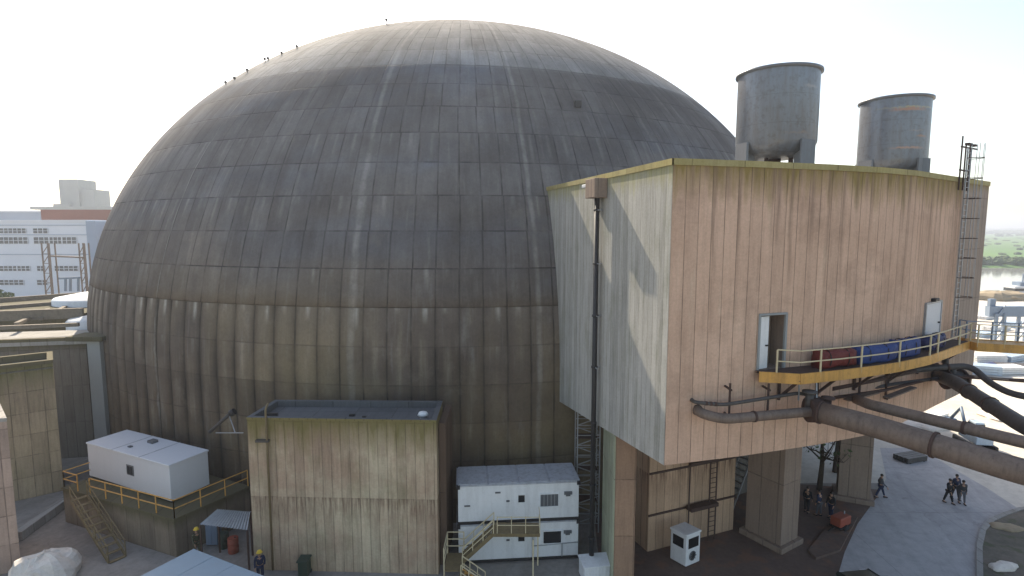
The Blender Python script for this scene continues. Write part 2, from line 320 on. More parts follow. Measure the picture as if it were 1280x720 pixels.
    col = t.mix(t.m_('MULTIPLY', line, .78), col, (.025, .023, .022))
    t.bump(t.m_('ADD', t.m_('ADD', t.m_('MULTIPLY', line, -1), t.m_('MULTIPLY', r1, .35)), t.m_('MULTIPLY', fine, .25)), .7, .05)
    return t.out(col, .95, 0, .12)

# ------------------------------------------------------------------ ground, roads, river
def ground_mat(name, base, alt, sc=.25, extra=None, joints=0, rough=.92, cracks=False):
    t = NT(name); o = t.obj(); x, y, z = t.sep(o); n1 = t.noise(o, sc, 6, .65); n2 = t.noise(o, sc*12, 5, .7); n3 = t.noise(o, sc*50, 3, .7)
    c = t.mix(t.mr(n1, .35, .65), base, alt); c = t.mix(t.mr(n2, .45, .8, 0, .5), c, tuple(q*.55 for q in alt))
    c = t.mix(t.mr(n2, .42, .2, 0, .4), c, tuple(min(.8, q*1.35) for q in base))
    if extra: c = t.mix(t.mr(t.noise(o, sc*2.3, 4, .6), .52, .62, 0, .7), c, extra)
    if joints:
        l = None
        for q in (x, y):
            f = t.m_('ABSOLUTE', t.m_('SUBTRACT', t.m_('FRACT', t.m_('DIVIDE', q, joints)), .5)); f = t.mr(f, .5-.03/joints, .5-.01/joints); l = f if l is None else t.m_('MAXIMUM', l, f)
        c = t.mix(t.m_('MULTIPLY', l, .5), c, tuple(q*.4 for q in base))
    if cracks:
        vo = t.n('ShaderNodeTexVoronoi', feature='DISTANCE_TO_EDGE'); vo.inputs['Scale'].default_value = .22
        wv_ = t.n('ShaderNodeVectorMath', operation='ADD'); nz = t.n('ShaderNodeTexNoise'); nz.inputs['Scale'].default_value = 1.2; nz.inputs['Detail'].default_value = 5; t.lk(o, nz.inputs['Vector']); t.lk(o, wv_.inputs[0]); t.lk(nz.outputs['Color'], wv_.inputs[1]); t.lk(wv_.outputs[0], vo.inputs['Vector'])
        c = t.mix(t.m_('MULTIPLY', t.mr(vo.outputs['Distance'], .012, .003), t.mr(n1, .45, .6, .0, .35)), c, tuple(q*.45 for q in base))
        oil = t.noise(t.xyz(t.m_('MULTIPLY', t.m_('ADD', x, t.m_('MULTIPLY', y, -.35)), 1.1), t.m_('MULTIPLY', y, .12), 3.0), 1, 5, .65); c = t.mix(t.mr(oil, .5, .7, 0, .4), c, tuple(q*.5 for q in base))
        sp = t.noise(o, .9, 4, .6); c = t.mix(t.mr(sp, .66, .72, 0, .45), c, tuple(q*.4 for q in base))
    t.bump(n3, .4, .03); return t.out(c, rough, 0, .2)
M['ground'] = ground_mat('yard ground', (.34, .305, .27), (.25, .225, .2), cracks=True)
M['yardlit'] = ground_mat('pale yard sunlit tone', (.62, .58, .51), (.52, .47, .4), .12)  # paleness also stands in for sunlight where this ground lies shaded
M['brownyard'] = ground_mat('brown yard', (.18, .125, .10), (.13, .09, .075), .3, (.22, .12, .08))
M['road'] = ground_mat('grey concrete road', (.48, .46, .45), (.38, .365, .36), .12, joints=7, cracks=True)
M['gravel'] = ground_mat('gravel island', (.2, .165, .135), (.12, .11, .085), .5, (.09, .10, .05))
M['farland'] = ground_mat('wetland', (.09, .19, .045), (.075, .15, .04), .006, (.11, .18, .05))
def polyflat(name, pts, z, mat, kind='structure'):
    m = MB(); m.face([(p[0], p[1], z) for p in pts]); o = m.build(name, mat); return tag(o, kind=kind)
# one ground sheet with a river channel: plateau, bank, river bed, far bank, far land
g = MB()
prof = [(-60, 0), (150, 0), (172, -5.4), (176, -9), (335, -9), (345, -5.5), (352, -4.6), (9000, -4.6)]
for (y0, z0), (y1, z1) in zip(prof, prof[1:]):
    far = y0 >= 335
    g.face([(-6000, y0, z0), (6000, y0, z0), (6000, y1, z1), (-6000, y1, z1)], m=1 if far else 0)
tag(g.build('ground', [M['ground'], M['farland']]), kind='structure')
t = NT('river water'); o_ = t.obj(); x_, y_, z_ = t.sep(o_); wv = t.noise(t.xyz(t.m_('MULTIPLY', x_, .25), y_), .8, 5, .6); t.bump(wv, .08, .1); t.out((.3, .3, .28), .08, 0, .6); M['water'] = t.m
polyflat('river', [(-6000, 165), (6000, 165), (6000, 346), (-6000, 346)], -5.7, M['water'])
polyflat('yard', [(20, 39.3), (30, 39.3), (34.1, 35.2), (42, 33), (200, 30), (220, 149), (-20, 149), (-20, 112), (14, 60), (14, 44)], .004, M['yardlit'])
rd = [G(1040, 745), G(1056, 690), G(1072, 655), G(1096, 622), G(1108, 598), G(1100, 560), G(1150, 560), G(1188, 584), G(1235, 611), G(1273, 636), G(1258, 644), G(1240, 652), G(1229, 664), G(1224, 685), G(1225, 745)]  # far right edge cut as a sunlit boundary; sunlight beyond is yard colour
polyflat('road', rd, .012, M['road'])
br = [G(760, 760), (5, 31), (5.5, 36), (14, 41), (20, 39.3), G(1097, 612), G(1096, 622), G(1072, 655), G(1056, 690), G(1040, 745), (17, 24), (8, 24)]
polyflat('service_yard', br, .008, M['brownyard'])
isl = [G(1225, 745), G(1224, 685), G(1229, 664), G(1240, 652), G(1258, 644), G(1276, 638), (44, 37), (44, 22), (26, 22)]
m = MB(); m.prism([(p[0], p[1]) for p in isl], 0, .12, m=0)
io = m.build('gravel_island', M['gravel']); tag(io, kind='structure')
k = MB()
kp = [G(1225, 745), G(1224, 685), G(1229, 664), G(1240, 652), G(1258, 644), G(1276, 638), Vector((44, 37, 0))]
for a, b in zip(kp, kp[1:]):
    k.bar((a.x, a.y, .085), (b.x, b.y, .085), .28, .15)
tag(k.build('road_kerb', M['kerb']), kind='structure')

# ------------------------------------------------------------------ reactor dome
DC = Vector((-6.2, 73.64, 8.92)); DA, DB = 40.0, 32.84
dome = thing('reactor_dome', 'huge weathered grey concrete dome made of ribbed rectangular panels', 'dome', (DC.x, DC.y, 0))
NS = 168*8
bm_v = []; rows = []
lats = [90*math.sin(R(90*i/64)) for i in range(65)]
levels = []
for i in range(0, 53): levels.append(('s', 8.4+ (88.5-8.4)*(i/52)))
low = [('s', 8.39), ('s', 6.3), ('s', 4.2), ('s', 2.1), ('s', 0)]+[('c', -1.2*i) for i in range(1, 8)]
seq = [l for l in reversed(low)]+levels
me_v = []; me_f = []
for si, (kd, q) in enumerate(seq):
    lowz = kd == 'c' or q < 8.395
    r0 = DA*math.cos(R(q)) if kd == 's' else DA; z0 = DB*math.sin(R(q)) if kd == 's' else q
    if kd == 'c' and q < -8.3: z0 = -8.95
    for kk in range(NS):
        a = 2*math.pi*kk/NS - math.pi; r = r0
        fade = min(1, max(.15, (-95-math.degrees(a))/28+.15)) if a < 0 else .3   # ribs flatten out towards the annex side
        if lowz: r = r0-.01-fade*(.16 if kk % 8 == 0 else (.05 if kk % 8 in (1, 7) else 0))
        me_v.append((r*math.cos(a), r*math.sin(a), z0))
for si in range(len(seq)-1):
    for kk in range(NS):
        k2 = (kk+1) % NS; me_f.append((si*NS+kk, si*NS+k2, (si+1)*NS+k2, (si+1)*NS+kk))
me_v.append((0, 0, DB)); top_i = len(me_v)-1; b0 = (len(seq)-1)*NS
for kk in range(NS): me_f.append((b0+kk, b0+(kk+1) % NS, top_i))
me = bpy.data.meshes.new('dome_shell'); me.from_pydata(me_v, [], me_f)
for p in me.polygons: p.use_smooth = p.index >= 12*NS
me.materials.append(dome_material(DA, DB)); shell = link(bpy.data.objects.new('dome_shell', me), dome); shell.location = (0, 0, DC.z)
def dome_hit(x, y):
    d = ray(x, y); o = Vector((0, 0, H))-DC; s = Vector((1/DA, 1/DA, 1/DB)); o2 = Vector([a*b for a, b in zip(o, s)]); d2 = Vector([a*b for a, b in zip(d, s)])
    a = d2.dot(d2); b = 2*o2.dot(d2); c = o2.dot(o2)-1; D = max(0, b*b-4*a*c); return Vector((0, 0, H))+d*((-b-D**.5)/(2*a))
for px, py, hh in ((483, 30, .35), (331, 77, .2), (335, 75, .12), (352, 68, .1), (309, 90, .15), (371, 60, .12), (282, 105, .12), (293, 99, .08)):
    p = dome_hit(px, py+1); q = (p-DC).normalized()
    m = MB(); m.tube([p-q*.1, p+Vector((0, 0, hh))], .04, 6).lathe([(.02, hh-.02), (.14, hh+.06), (.1, hh+.2), (.02, hh+.24)], 8, p)
    m.build('lightning_rod', M['black'], dome, world=True)
m = MB(); p = dome_hit(722, 131); m.box(p.x-.25, p.x+.25, p.y-.35, p.y+.2, p.z-.25, p.z+.25); m.build('inspection_hatch', M['black'], dome, world=True, bevel=.03)

# ------------------------------------------------------------------ annex building
FP = [Vector(p) for p in ((6.25, 22.1), (9.8, 23.05), (13.7, 24.3), (16.5, 25.4), (19.1, 26.85), (23.4, 30.0), (28.0, 33.3))]
LB = Vector((2.3, 37.6)); RB = Vector((29.2, 47.5)); ZT = 21.29; ZS = 8.9
annex = thing('annex_building', 'tall overhanging boarded concrete annex with curved pinkish front against the dome', 'building', (16, 34, 0))
def upath(i, t): return FP[i].lerp(FP[i+1], t)
# opening for the doors: (segment, t0, t1)
def wall_u(px, z=14.):
    """plan point of the front wall seen in column px"""
    d = ray(px, 420); best = None
    for i in range(len(FP)-1):
        a, b = FP[i], FP[i+1]; e = b-a; den = d.x*e.y-d.y*e.x
        tt = (a.x*e.y-a.y*e.x)/den; s_ = (a.x*d.y-a.y*d.x)/den
        if -1e-6 <= s_ <= 1+1e-6: best = (i, s_, a+e*s_)
    return best
w = MB(); u = 0
d1a = wall_u(947.5); d1b = wall_u(982)
for i in range(len(FP)-1):
    a, b = FP[i], FP[i+1]; L = (b-a).length
    if i == d1a[0] == d1b[0]: cuts = [(0, d1a[1], 0), (d1a[1], d1b[1], 1), (d1b[1], 1, 0)]
    elif i == len(FP)-2: tb_ = wall_u(1188)[1]; cuts = [(0, tb_, 0), (tb_, 1, 2)]
    else: cuts = [(0, 1, 0)]
    for t0, t1, op in cuts:
        p, q = a.lerp(b, t0), a.lerp(b, t1)
        for z0, z1 in (((ZS, 12.6), (14.95, ZT-.25)) if op == 1 else ((ZS, ZT-.25),)):
            w.face([(p.x, p.y, z0), (q.x, q.y, z0), (q.x, q.y, z1), (p.x, p.y, z1)], m=1 if op == 2 else 0, uv=[(u+L*t0, z0), (u+L*t1, z0), (u+L*t1, z1), (u+L*t0, z1)])
    u += L
w.build('front_wall', [M['front'], M['bay']], annex, world=True)
w = MB(); Lw = (FP[0]-LB).length
w.face([(LB.x, LB.y, 7.3), (FP[0].x, FP[0].y, ZS), (FP[0].x, FP[0].y, ZT-.25), (LB.x, LB.y, ZT-.25)], uv=[(0, 7.3), (Lw, ZS), (Lw, ZT-.25), (0, ZT-.25)])
w.build('side_wall', M['side'], annex, world=True)
w = MB(); e = FP[-1]; Lr = (RB-e).length
w.face([(e.x, e.y, ZS), (RB.x, RB.y, ZS), (RB.x, RB.y, ZT-.25), (e.x, e.y, ZT-.25)], uv=[(0, ZS), (Lr, ZS), (Lr, ZT-.25), (0, ZT-.25)])
bk = Vector((12, 47.5)); w.face([(RB.x, RB.y, ZS), (bk.x, bk.y, ZS), (bk.x, bk.y, ZT-.25), (RB.x, RB.y, ZT-.25)])
w.build('end_wall', M['front'], annex, world=True)
ring = FP+[RB, bk, LB]
w = MB(); w.face([(p.x, p.y, ZT-.6) for p in ring]); w.build('roof_deck', M['slab'], annex, world=True)
w = MB(); w.face([(p.x, p.y, ZS if p is not LB else 7.3) for p in reversed(ring)]); w.build('soffit', M['pier'], annex, world=True)
# coping: a thin mossy kerb running round the roof edge, 4 cm proud
cp = MB(); cen = Vector((16, 36)); u = 0
outl = [LB]+FP+[RB]
for a, b in zip(outl, outl[1:]):
    n = Vector((b.y-a.y, a.x-b.x)).normalized()*.05; i_ = n*-8; L = (b-a).length; t_ = (b-a).normalized()*.06
    A0, B0, A1, B1 = a+n-t_*0, b+n+t_*0, a+i_, b+i_
    for ps in ([(A0, ZT-.25), (B0, ZT-.25), (B0, ZT), (A0, ZT)], [(A0, ZT), (B0, ZT), (B1, ZT), (A1, ZT)], [(B0, ZT-.25), (A0, ZT-.25), (A1, ZT-.25), (B1, ZT-.25)], [(B1, ZT-.6), (A1, ZT-.6), (A1, ZT), (B1, ZT)]):
        cp.face([(p.x, p.y, z) for p, z in ps], uv=[(u, ps[0][1]), (u+L, ps[0][1]), (u+L, ps[0][1]+.4), (u, ps[0][1]+.4)])
    u += L
cp.build('coping', M['cope'], annex, world=True)
# door 1: deep recess with a white leaf standing open
i, s_, p1 = d1a; p2 = d1b[2]; dr = (p2-p1).normalized(); nn = Vector((-dr.y, dr.x)); dp = .9
m = MB()
q1, q2 = p1+nn*dp, p2+nn*dp
m.face([(p1.x, p1.y, 12.6), (q1.x, q1.y, 12.6), (q1.x, q1.y, 14.95), (p1.x, p1.y, 14.95)]); m.face([(q1.x, q1.y, 12.6), (q2.x, q2.y, 12.6), (q2.x, q2.y, 14.95), (q1.x, q1.y, 14.95)])
m.face([(q2.x, q2.y, 12.6), (p2.x, p2.y, 12.6), (p2.x, p2.y, 14.95), (q2.x, q2.y, 14.95)]); m.face([(p1.x, p1.y, 14.95), (q1.x, q1.y, 14.95), (q2.x, q2.y, 14.95), (p2.x, p2.y, 14.95)]); m.face([(p1.x, p1.y, 12.6), (p2.x, p2.y, 12.6), (q2.x, q2.y, 12.6), (q1.x, q1.y, 12.6)])
fr = m.build('doorway', M['pier'], annex, world=True)
m = MB()
for q_ in (p1+dr*.03, p2-dr*.03): m.box(q_.x-.05, q_.x+.05, q_.y-.06, q_.y+.05, 12.6, 14.98, rot=math.atan2(dr.y, dr.x))
qa, qb = p1-nn*.0, p2-nn*.0; m.bar((qa.x, qa.y, 14.98), (qb.x, qb.y, 14.98), .14, .08); m.build('door_frame', M['hallgrey'], annex, world=True)
a = p1+dr*.08; b = p1+dr*.66+nn*.12
m = MB(); m.prism([(a.x, a.y), (b.x, b.y), (b.x+nn.x*.06, b.y+nn.y*.06), (a.x+nn.x*.06, a.y+nn.y*.06)], 12.63, 14.88)
dl = m.build('door', M['white'], annex, world=True, bevel=.01); dl['label'] = 'white steel door leaf standing open'
m = MB(); c_ = a.lerp(b, .82)-nn*.05; m.box(c_.x-.09, c_.x+.03, c_.y-.04, c_.y+.02, 13.6, 13.66); m.build('handle', M['black'], dl, world=True)
# door 2 (closed, pale) with a black lamp over it
i, s_, p1 = wall_u(1153); p2 = wall_u(1172)[2]; dr = (p2-p1).normalized(); nn = Vector((dr.y, -dr.x))
m = MB(); m.prism([(p1.x+nn.x*.06, p1.y+nn.y*.06), (p2.x+nn.x*.06, p2.y+nn.y*.06), (p2.x-nn.x*.05, p2.y-nn.y*.05), (p1.x-nn.x*.05, p1.y-nn.y*.05)], 12.63, 14.7)
dl2 = m.build('door', M['cabinwhite'], annex, world=True, bevel=.01); m = MB(); dd = math.atan2(dr.y, dr.x)
for a_, b_ in ((p1, 12.6), (p2, 12.6)):
    q_ = a_+nn*.04; m.box(q_.x-.05, q_.x+.05, q_.y-.06, q_.y+.06, 12.6, 14.76, rot=dd)
qa, qb = p1+nn*.04, p2+nn*.04; m.bar((qa.x, qa.y, 14.76), (qb.x, qb.y, 14.76), .12, .08); m.build('frame', M['galv'], dl2, world=True)
m = MB(); q_ = p1.lerp(p2, .85)+nn*.1; m.box(q_.x-.05, q_.x+.05, q_.y-.04, q_.y+.04, 13.6, 13.68); m.build('handle', M['black'], dl2, world=True)
dl2['label'] = 'closed pale grey door under a black lamp'
c_ = p1.lerp(p2, .5)+nn*.05; m = MB(); m.box(c_.x-.28, c_.x+.28, c_.y-.18, c_.y+.06, 14.82, 14.98, rot=math.atan2(dr.y, dr.x)); m.build('door_lamp', M['black'], annex, world=True, bevel=.03)
# downpipe with its rainwater head on the pale side wall
wu = (LB-FP[0]).normalized(); wnrm = Vector((-wu.y, wu.x)) if Vector((-wu.y, wu.x)).x < 0 else Vector((wu.y, -wu.x))
pc = FP[0]+wu*6.75
c_ = pc+wnrm*.3
m = MB(); m.tube([(c_.x, c_.y, 20.3), (c_.x, c_.y, .2)], .13, 12)
for z in (19.5, 16.8, 14.1, 11.4, 8.4, 5, 2): m.tube([(c_.x, c_.y, z-.05), (c_.x, c_.y, z+.05)], .17, 12)
dpipe = m.build('downpipe', M['black'], annex, world=True)
for z in (19.5, 16.8, 14.1, 11.4):
    m = MB(); m.bar((c_.x, c_.y, z), (pc.x, pc.y, z), .05); m.bar((c_.x, c_.y, z), (c_.x+wu.x*-.45, c_.y+wu.y*-.45, z), .05); m.build('pipe_bracket', M['galv'], dpipe, world=True)
ang = math.atan2(wu.y, wu.x); c2 = pc+wnrm*.36
m = MB(); m.box(c2.x-.62, c2.x+.62, c2.y-.34, c2.y+.34, 20.1, 21.05, rot=ang); m.build('rainwater_head', M['pier'], annex, world=True, bevel=.03)
c3 = FP[0]+wu*8.3+wnrm*.2; m = MB(); m.box(c3.x-.4, c3.x+.4, c3.y-.18, c3.y+.18, 20.72, 20.9, rot=ang); m.build('wall_lamp', M['white'], annex, world=True, bevel=.03)

# lower storey set back under the overhang
lw = MB()
a = G(809, 690); b = G(916, 662)
dr = Vector((b.x-a.x, b.y-a.y)).normalized(); nn = Vector((-dr.y, dr.x))
pts = [(a.x, a.y), (b.x, b.y), (b.x+nn.x*3, b.y+nn.y*3), (a.x+nn.x*1.2, a.y+nn.y*1.2)]
lw.prism(pts, 0, 8.85, top=False, bot=False); lower = lw.build('lower_wall', M['lower'], annex, world=True)
for z in (2.2, 4.7):
    m = MB(); q0 = Vector((a.x, a.y))-nn*.04; q1 = Vector((b.x, b.y))-nn*.04; m.bar((q0.x, q0.y, z), (q1.x, q1.y, z), .08, .1); m.build('rusty_ledge', M['rusty'], annex, world=True)
# rear walls of the undercroft that close it off against the dome
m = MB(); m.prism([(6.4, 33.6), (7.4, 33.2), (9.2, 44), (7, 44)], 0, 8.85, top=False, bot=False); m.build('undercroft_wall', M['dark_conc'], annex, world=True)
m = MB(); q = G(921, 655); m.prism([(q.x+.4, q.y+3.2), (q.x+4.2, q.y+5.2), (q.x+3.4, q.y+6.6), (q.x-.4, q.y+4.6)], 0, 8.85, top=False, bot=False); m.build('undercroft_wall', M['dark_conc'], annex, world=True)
def column(c0, d0, w0, d1, w1, mat, name='column', z1=8.87, base=True):
    c0 = Vector(c0[:2]); d0 = Vector(d0).normalized()*w0; d1 = Vector(d1).normalized()*w1
    m = MB(); m.prism([tuple(c0), tuple(c0+d1), tuple(c0+d1+d0), tuple(c0+d0)], 0, z1, top=False, bot=False); o = m.build(name, mat, annex, world=True)
    if base:
        b_ = c0-d0.normalized()*.25-d1.normalized()*.25; D0 = d0.normalized()*(w0+.5); D1 = d1.normalized()*(w1+.5)
        mm = MB(); mm.prism([tuple(b_), tuple(b_+D1), tuple(b_+D1+D0), tuple(b_+D0)], 0, .35); mm.build('plinth', M['pier'], o, world=True, bevel=.03)
    return o
column(G(975, 690), (-1, 1.6), 2.3, (1.5, .95), 1.7, M['pier'])
column(G(1087, 631), (-1.6, .75), 1.9, (.95, 1.9), 1.5, M['pier'])
column(G(1000, 640)+Vector((4, 12, 0)), (-1, 1.6), 1.5, (1.5, .95), 1.5, M['pier'], base=False)
m = MB(); m.prism([(5.2, 27.0), (6.25, 27.0), (6.25, 30.4), (5.2, 30.4)], 0, [8.6, 8.6, 8.3, 8.3], top=False, bot=False); m.build('corner_pillar', M['pillar'], annex, world=True)
m = MB(); m.box(5.14, 5.197, 27.01, 30.4, 0, 8.25); m.build('pillar_facing', M['pillarpale'], annex, world=True)
# small roof boxes
for nm, px, py, sx, sy, hh, mt, lb in (('vent_box', 880, 192, 1.0, .7, .85, 'tank', 'squat grey vent box on the annex roof nearest the dome'), ('roof_hatch', 868, 192, .35, .35, .8, 'black', 'small black upright vent left of the grey vent box on the roof')):
    p = AY(px, py, 27.5); th = thing(nm, lb, 'vent', (p.x, p.y, ZT-.6))
    m = MB(); m.box(-sx, sx, -sy, sy, 0, hh-.08); m.build('casing', M[mt], th, bevel=.03)
    m = MB(); m.box(-sx-.06, sx+.06, -sy-.06, sy+.06, hh-.08, hh); m.build('lid', M[mt], th, bevel=.02)

# ------------------------------------------------------------------ roof tanks
def tank_mat(name, marks):
    t = NT(name); o = t.obj(); x, y, z = t.sep(o); a = t.m_('ARCTAN2', y, x)
    n1 = t.noise(t.xyz(t.m_('MULTIPLY', a, 5), t.m_('MULTIPLY', z, .35)), 1.5, 6, .7); n2 = t.noise(o, 4, 5, .7)
    c = t.mix(t.mr(n1, .4, .75, 0, .6), (.2, .22, .25), (.16, .135, .12)); c = t.mix(t.mr(n2, .5, .75, 0, .6), c, (.10, .085, .075)); c = t.mix(t.mr(n1, .42, .25, 0, .4), c, (.27, .28, .29))
    c = t.mix(t.mr(t.m_('ABSOLUTE', t.m_('SUBTRACT', t.m_('FRACT', t.m_('DIVIDE', z, 1.35)), .5)), .492, .498, 0, .5), c, (.08, .08, .08))
    for z0, a0, aw, zw, am, cc in marks:
        mk = t.m_('MULTIPLY', t.mr(t.m_('ABSOLUTE', t.m_('SUBTRACT', z, t.m_('ADD', z0, t.m_('MULTIPLY', t.m_('SUBTRACT', n2, .5), .3)))), zw, zw*.3), t.mr(t.m_('ABSOLUTE', t.m_('SUBTRACT', a, a0)), aw, aw*.4))
        c = t.mix(t.m_('MULTIPLY', mk, t.mr(n2, .35, .6, .3*am, am)), c, cc)
    t.bump(n2, .15, .02); return t.out(c, .36, .35, .5)
def tank(loc, label, mat, RR=1.92):
    th = thing('roof_tank', label, 'tank', loc, group='open topped steel tanks on the annex roof')
    ks = RR/2
    m = MB(); m.lathe([(RR, 1.9), (RR, 5.32)], 48, cap=False).lathe([(RR-.06, 5.32), (RR-.06, 4.3), (0.01, 4.3)], 48, cap=False)
    m.lathe([(1.05, 1.15), (1.75, 1.5), (RR, 1.9)], 48, cap=False)
    m.lathe([(.01, 1.15), (1.05, 1.15)], 48, cap=False); m.build('shell', mat, th)
    m = MB(); m.lathe([(RR-.06, 5.29), (RR+.12, 5.3), (RR+.12, 5.42), (RR-.06, 5.44), (RR-.06, 5.29)], 48, cap=False); m.build('rim', M['tank'], th)
    for k in range(4):
        a = R(-117+(52, 128, 232, 308)[k]); c, s = math.cos(a), math.sin(a); px, py = -s, c
        m = MB()
        for r0, r1, z0, z1, hw in ((1.3*ks, 1.95*ks, 0, 2.05, .14),):
            m.prism([(c*r0+px*hw, s*r0+py*hw), (c*r0-px*hw, s*r0-py*hw), (c*r1-px*hw, s*r1-py*hw), (c*r1+px*hw, s*r1+py*hw)], z0, z1)
        hw = .48; m.prism([(c*1.92*ks+px*hw, s*2.02+py*hw), (c*1.92*ks-px*hw, s*1.92*ks-py*hw), (c*2.03*ks-px*hw, s*2.03*ks-py*hw), (c*2.03*ks+px*hw, s*2.03*ks+py*hw)], 0, 1.88)
        m.build('leg', M['tank'], th)
    m = MB(); m.tube([(0, 0, 0), (0, 0, 1.2)], .3, 14).tube([(.6, -.5, 0), (.6, -.5, 1.3)], .12, 10).tube([(-.6, -.4, 0), (-.6, -.4, 1.3)], .1, 10); m.box(-.5, .5, -1.1, -.5, 0, .5); m.build('outlet', M['rusty'], th)
    return th
TB = ZT-.6
p = AY(970, 160, 29.5); tank((p.x, p.y, TB+.3), 'larger looking grey steel tank nearer the dome on the annex roof', tank_mat('tank paint scratched', [(4.4, -1.1, .3, .1, .5, (.4, .36, .33)), (2.2, -1.5, .4, .08, .35, (.36, .26, .2))]))
p = AY(1117, 160, 34.2); tank((p.x, p.y, TB), 'grey steel tank with an orange rust band near its top', tank_mat('tank paint rust banded', [(4.6, -1.75, .62, .13, .95, (.45, .2, .1)), (4.72, -1.5, 1.3, .06, .7, (.42, .36, .2)), (2.45, -1.7, .6, .09, .9, (.45, .27, .2)), (3.1, -1.3, .25, .07, .7, (.4, .22, .14)), (3.4, -1.5, .3, .05, .4, (.4, .3, .25))]), 1.8)

# ------------------------------------------------------------------ caged ladder on the annex
i, s_, lp = wall_u(1184); dr = (FP[i+1]-FP[i]).normalized(); ln = Vector((dr.y, -dr.x))
lad = thing('caged_ladder', 'rusty caged ladder climbing the far right of the annex front past the roof', 'ladder', (lp.x, lp.y, 12.7), math.atan2(dr.y, dr.x))
m = MB()
for sx in (-.28, .28): m.bar((sx, -.3, 0), (sx, -.3, 10.1), .06)
for k in range(33): m.bar((-.28, -.3, .25+k*.3), (.28, -.3, .25+k*.3), .03)
m.build('rails_and_rungs', M['galv'], lad)
for k in range(8):
    z = 2.2+k*1.05; m = MB(); pts = [(-.4, -.32, z)]+[(.42*math.cos(a), -.5-.45*abs(math.sin(a))-.0, z) for a in [math.pi-j*math.pi/8 for j in range(9)]]+[(.4, -.32, z)]
    m.tube(pts, .022, 5); m.build('cage_hoop', M['rusty'], lad)
m = MB()
for a in (math.pi, math.pi*.75, math.pi*.5, math.pi*.25, 0): m.bar((.42*math.cos(a), -.5-.45*math.sin(a), 2.2), (.42*math.cos(a), -.5-.45*math.sin(a), 10.3), .035, .02)
m.build('cage_strips', M['galv'], lad)
m = MB()
for x in (-.5, .1, .75): m.bar((x, -.1, 7.9), (x, -.1, 10.7 if x < 0 else 10.4), .06)
m.bar((-.6, -.1, 10.15), (1.9, -.1, 10.2), .07); m.bar((-.6, -.1, 8.95), (.9, -.1, 8.95), .07); m.bar((-.3, -.25, 10.3), (.3, -.25, 10.3), .2, .1); m.bar((.6, -.25, 10.3), (1.0, -.25, 10.3), .2, .1)
m.build('top_frame', M['rusty'], lad)

# ------------------------------------------------------------------ yellow walkway
def path_pts(px_list, off):
    out = []
    for px in px_list:
        i, s_, p = wall_u(px); dr = (FP[i+1]-FP[i]).normalized(); out.append(p+Vector((dr.y, -dr.x))*off)
    return out
pxs = [944, 958, 976, 1000, 1024, 1048, 1070, 1092, 1112, 1130, 1148, 1166, 1180]
inn = path_pts(pxs, .06); outp = path_pts(pxs, 1.15)
ZW = 12.62
outp[0] = outp[0].lerp(inn[0], .75); outp[1] = outp[1].lerp(inn[1], .45); outp[2] = outp[2].lerp(inn[2], .0)
wk = thing('walkway', 'yellow edged steel walkway hung along the annex front', 'walkway', (outp[5].x, outp[5].y, ZW))
m = MB()
for k in range(len(pxs)-1): m.face([(inn[k].x, inn[k].y, ZW), (outp[k].x, outp[k].y, ZW), (outp[k+1].x, outp[k+1].y, ZW), (inn[k+1].x, inn[k+1].y, ZW)]); m.face([(inn[k+1].x, inn[k+1].y, ZW-.06), (outp[k+1].x, outp[k+1].y, ZW-.06), (outp[k].x, outp[k].y, ZW-.06), (inn[k].x, inn[k].y, ZW-.06)])
m.build('deck', M['rusty'], wk, world=True)
brp = [outp[-1]]+[Vector(G(x, y, ZW)[:2]) for x, y in ((1222, 429), (1290, 433), (1420, 441))]
edge = outp+brp[1:]
m = MB()
for a, b in zip(edge, edge[1:]): m.bar((a.x, a.y, ZW-.2), (b.x, b.y, ZW-.2), .07, .44)
m.build('edge_beam', M['yellow'], wk, world=True)
m = MB()
b1 = [Vector((p.x+.3, p.y+1.15)) for p in brp]
for a, b, c, d in zip(brp, brp[1:], b1, b1[1:]): m.face([(a.x, a.y, ZW-.01), (b.x, b.y, ZW-.01), (d.x, d.y, ZW-.01), (c.x, c.y, ZW-.01)])
for a, b in zip(b1, b1[1:]): m.bar((a.x, a.y, ZW-.12), (b.x, b.y, ZW-.12), .07, .3)
m.build('bridge_deck', M['yellow'], wk, world=True)
for side, pts in ((0, edge[1:]), (1, b1)):
    m = MB(); L = 0
    for a, b in zip(pts, pts[1:]):
        for zz in (.5, .98): m.bar((a.x, a.y, ZW+zz), (b.x, b.y, ZW+zz), .045)
    m.build('handrail', M['yellowpale'] if not side else M['bluegrey'], wk, world=True)
    for k, (a, b) in enumerate(zip(pts, pts[1:])):
        n_ = max(1, round((b-a).length/1.3))
        for j in range(n_ if k or side else n_):
            if not side and k < 10 and k % 2: continue
            p = a.lerp(b, j/n_); mm = MB(); mm.bar((p.x, p.y, ZW-.2), (p.x, p.y, ZW+.98), .06); mm.build('rail_post', M['yellowpale'] if not side else M['bluegrey'], wk, world=True)
for k in range(2, 13, 2):
    a, b = inn[k], outp[k]; m = MB(); m.bar((a.x, a.y, ZW-.16), (b.x, b.y, ZW-.16), .12, .16); m.bar((a.x, a.y, ZW-1.3), (b.x, b.y, ZW-.25), .1); m.bar((a.x, a.y, ZW-1.4), (a.x, a.y, ZW-.1), .1)
    m.build('bracket', M['rusty'], wk, world=True)
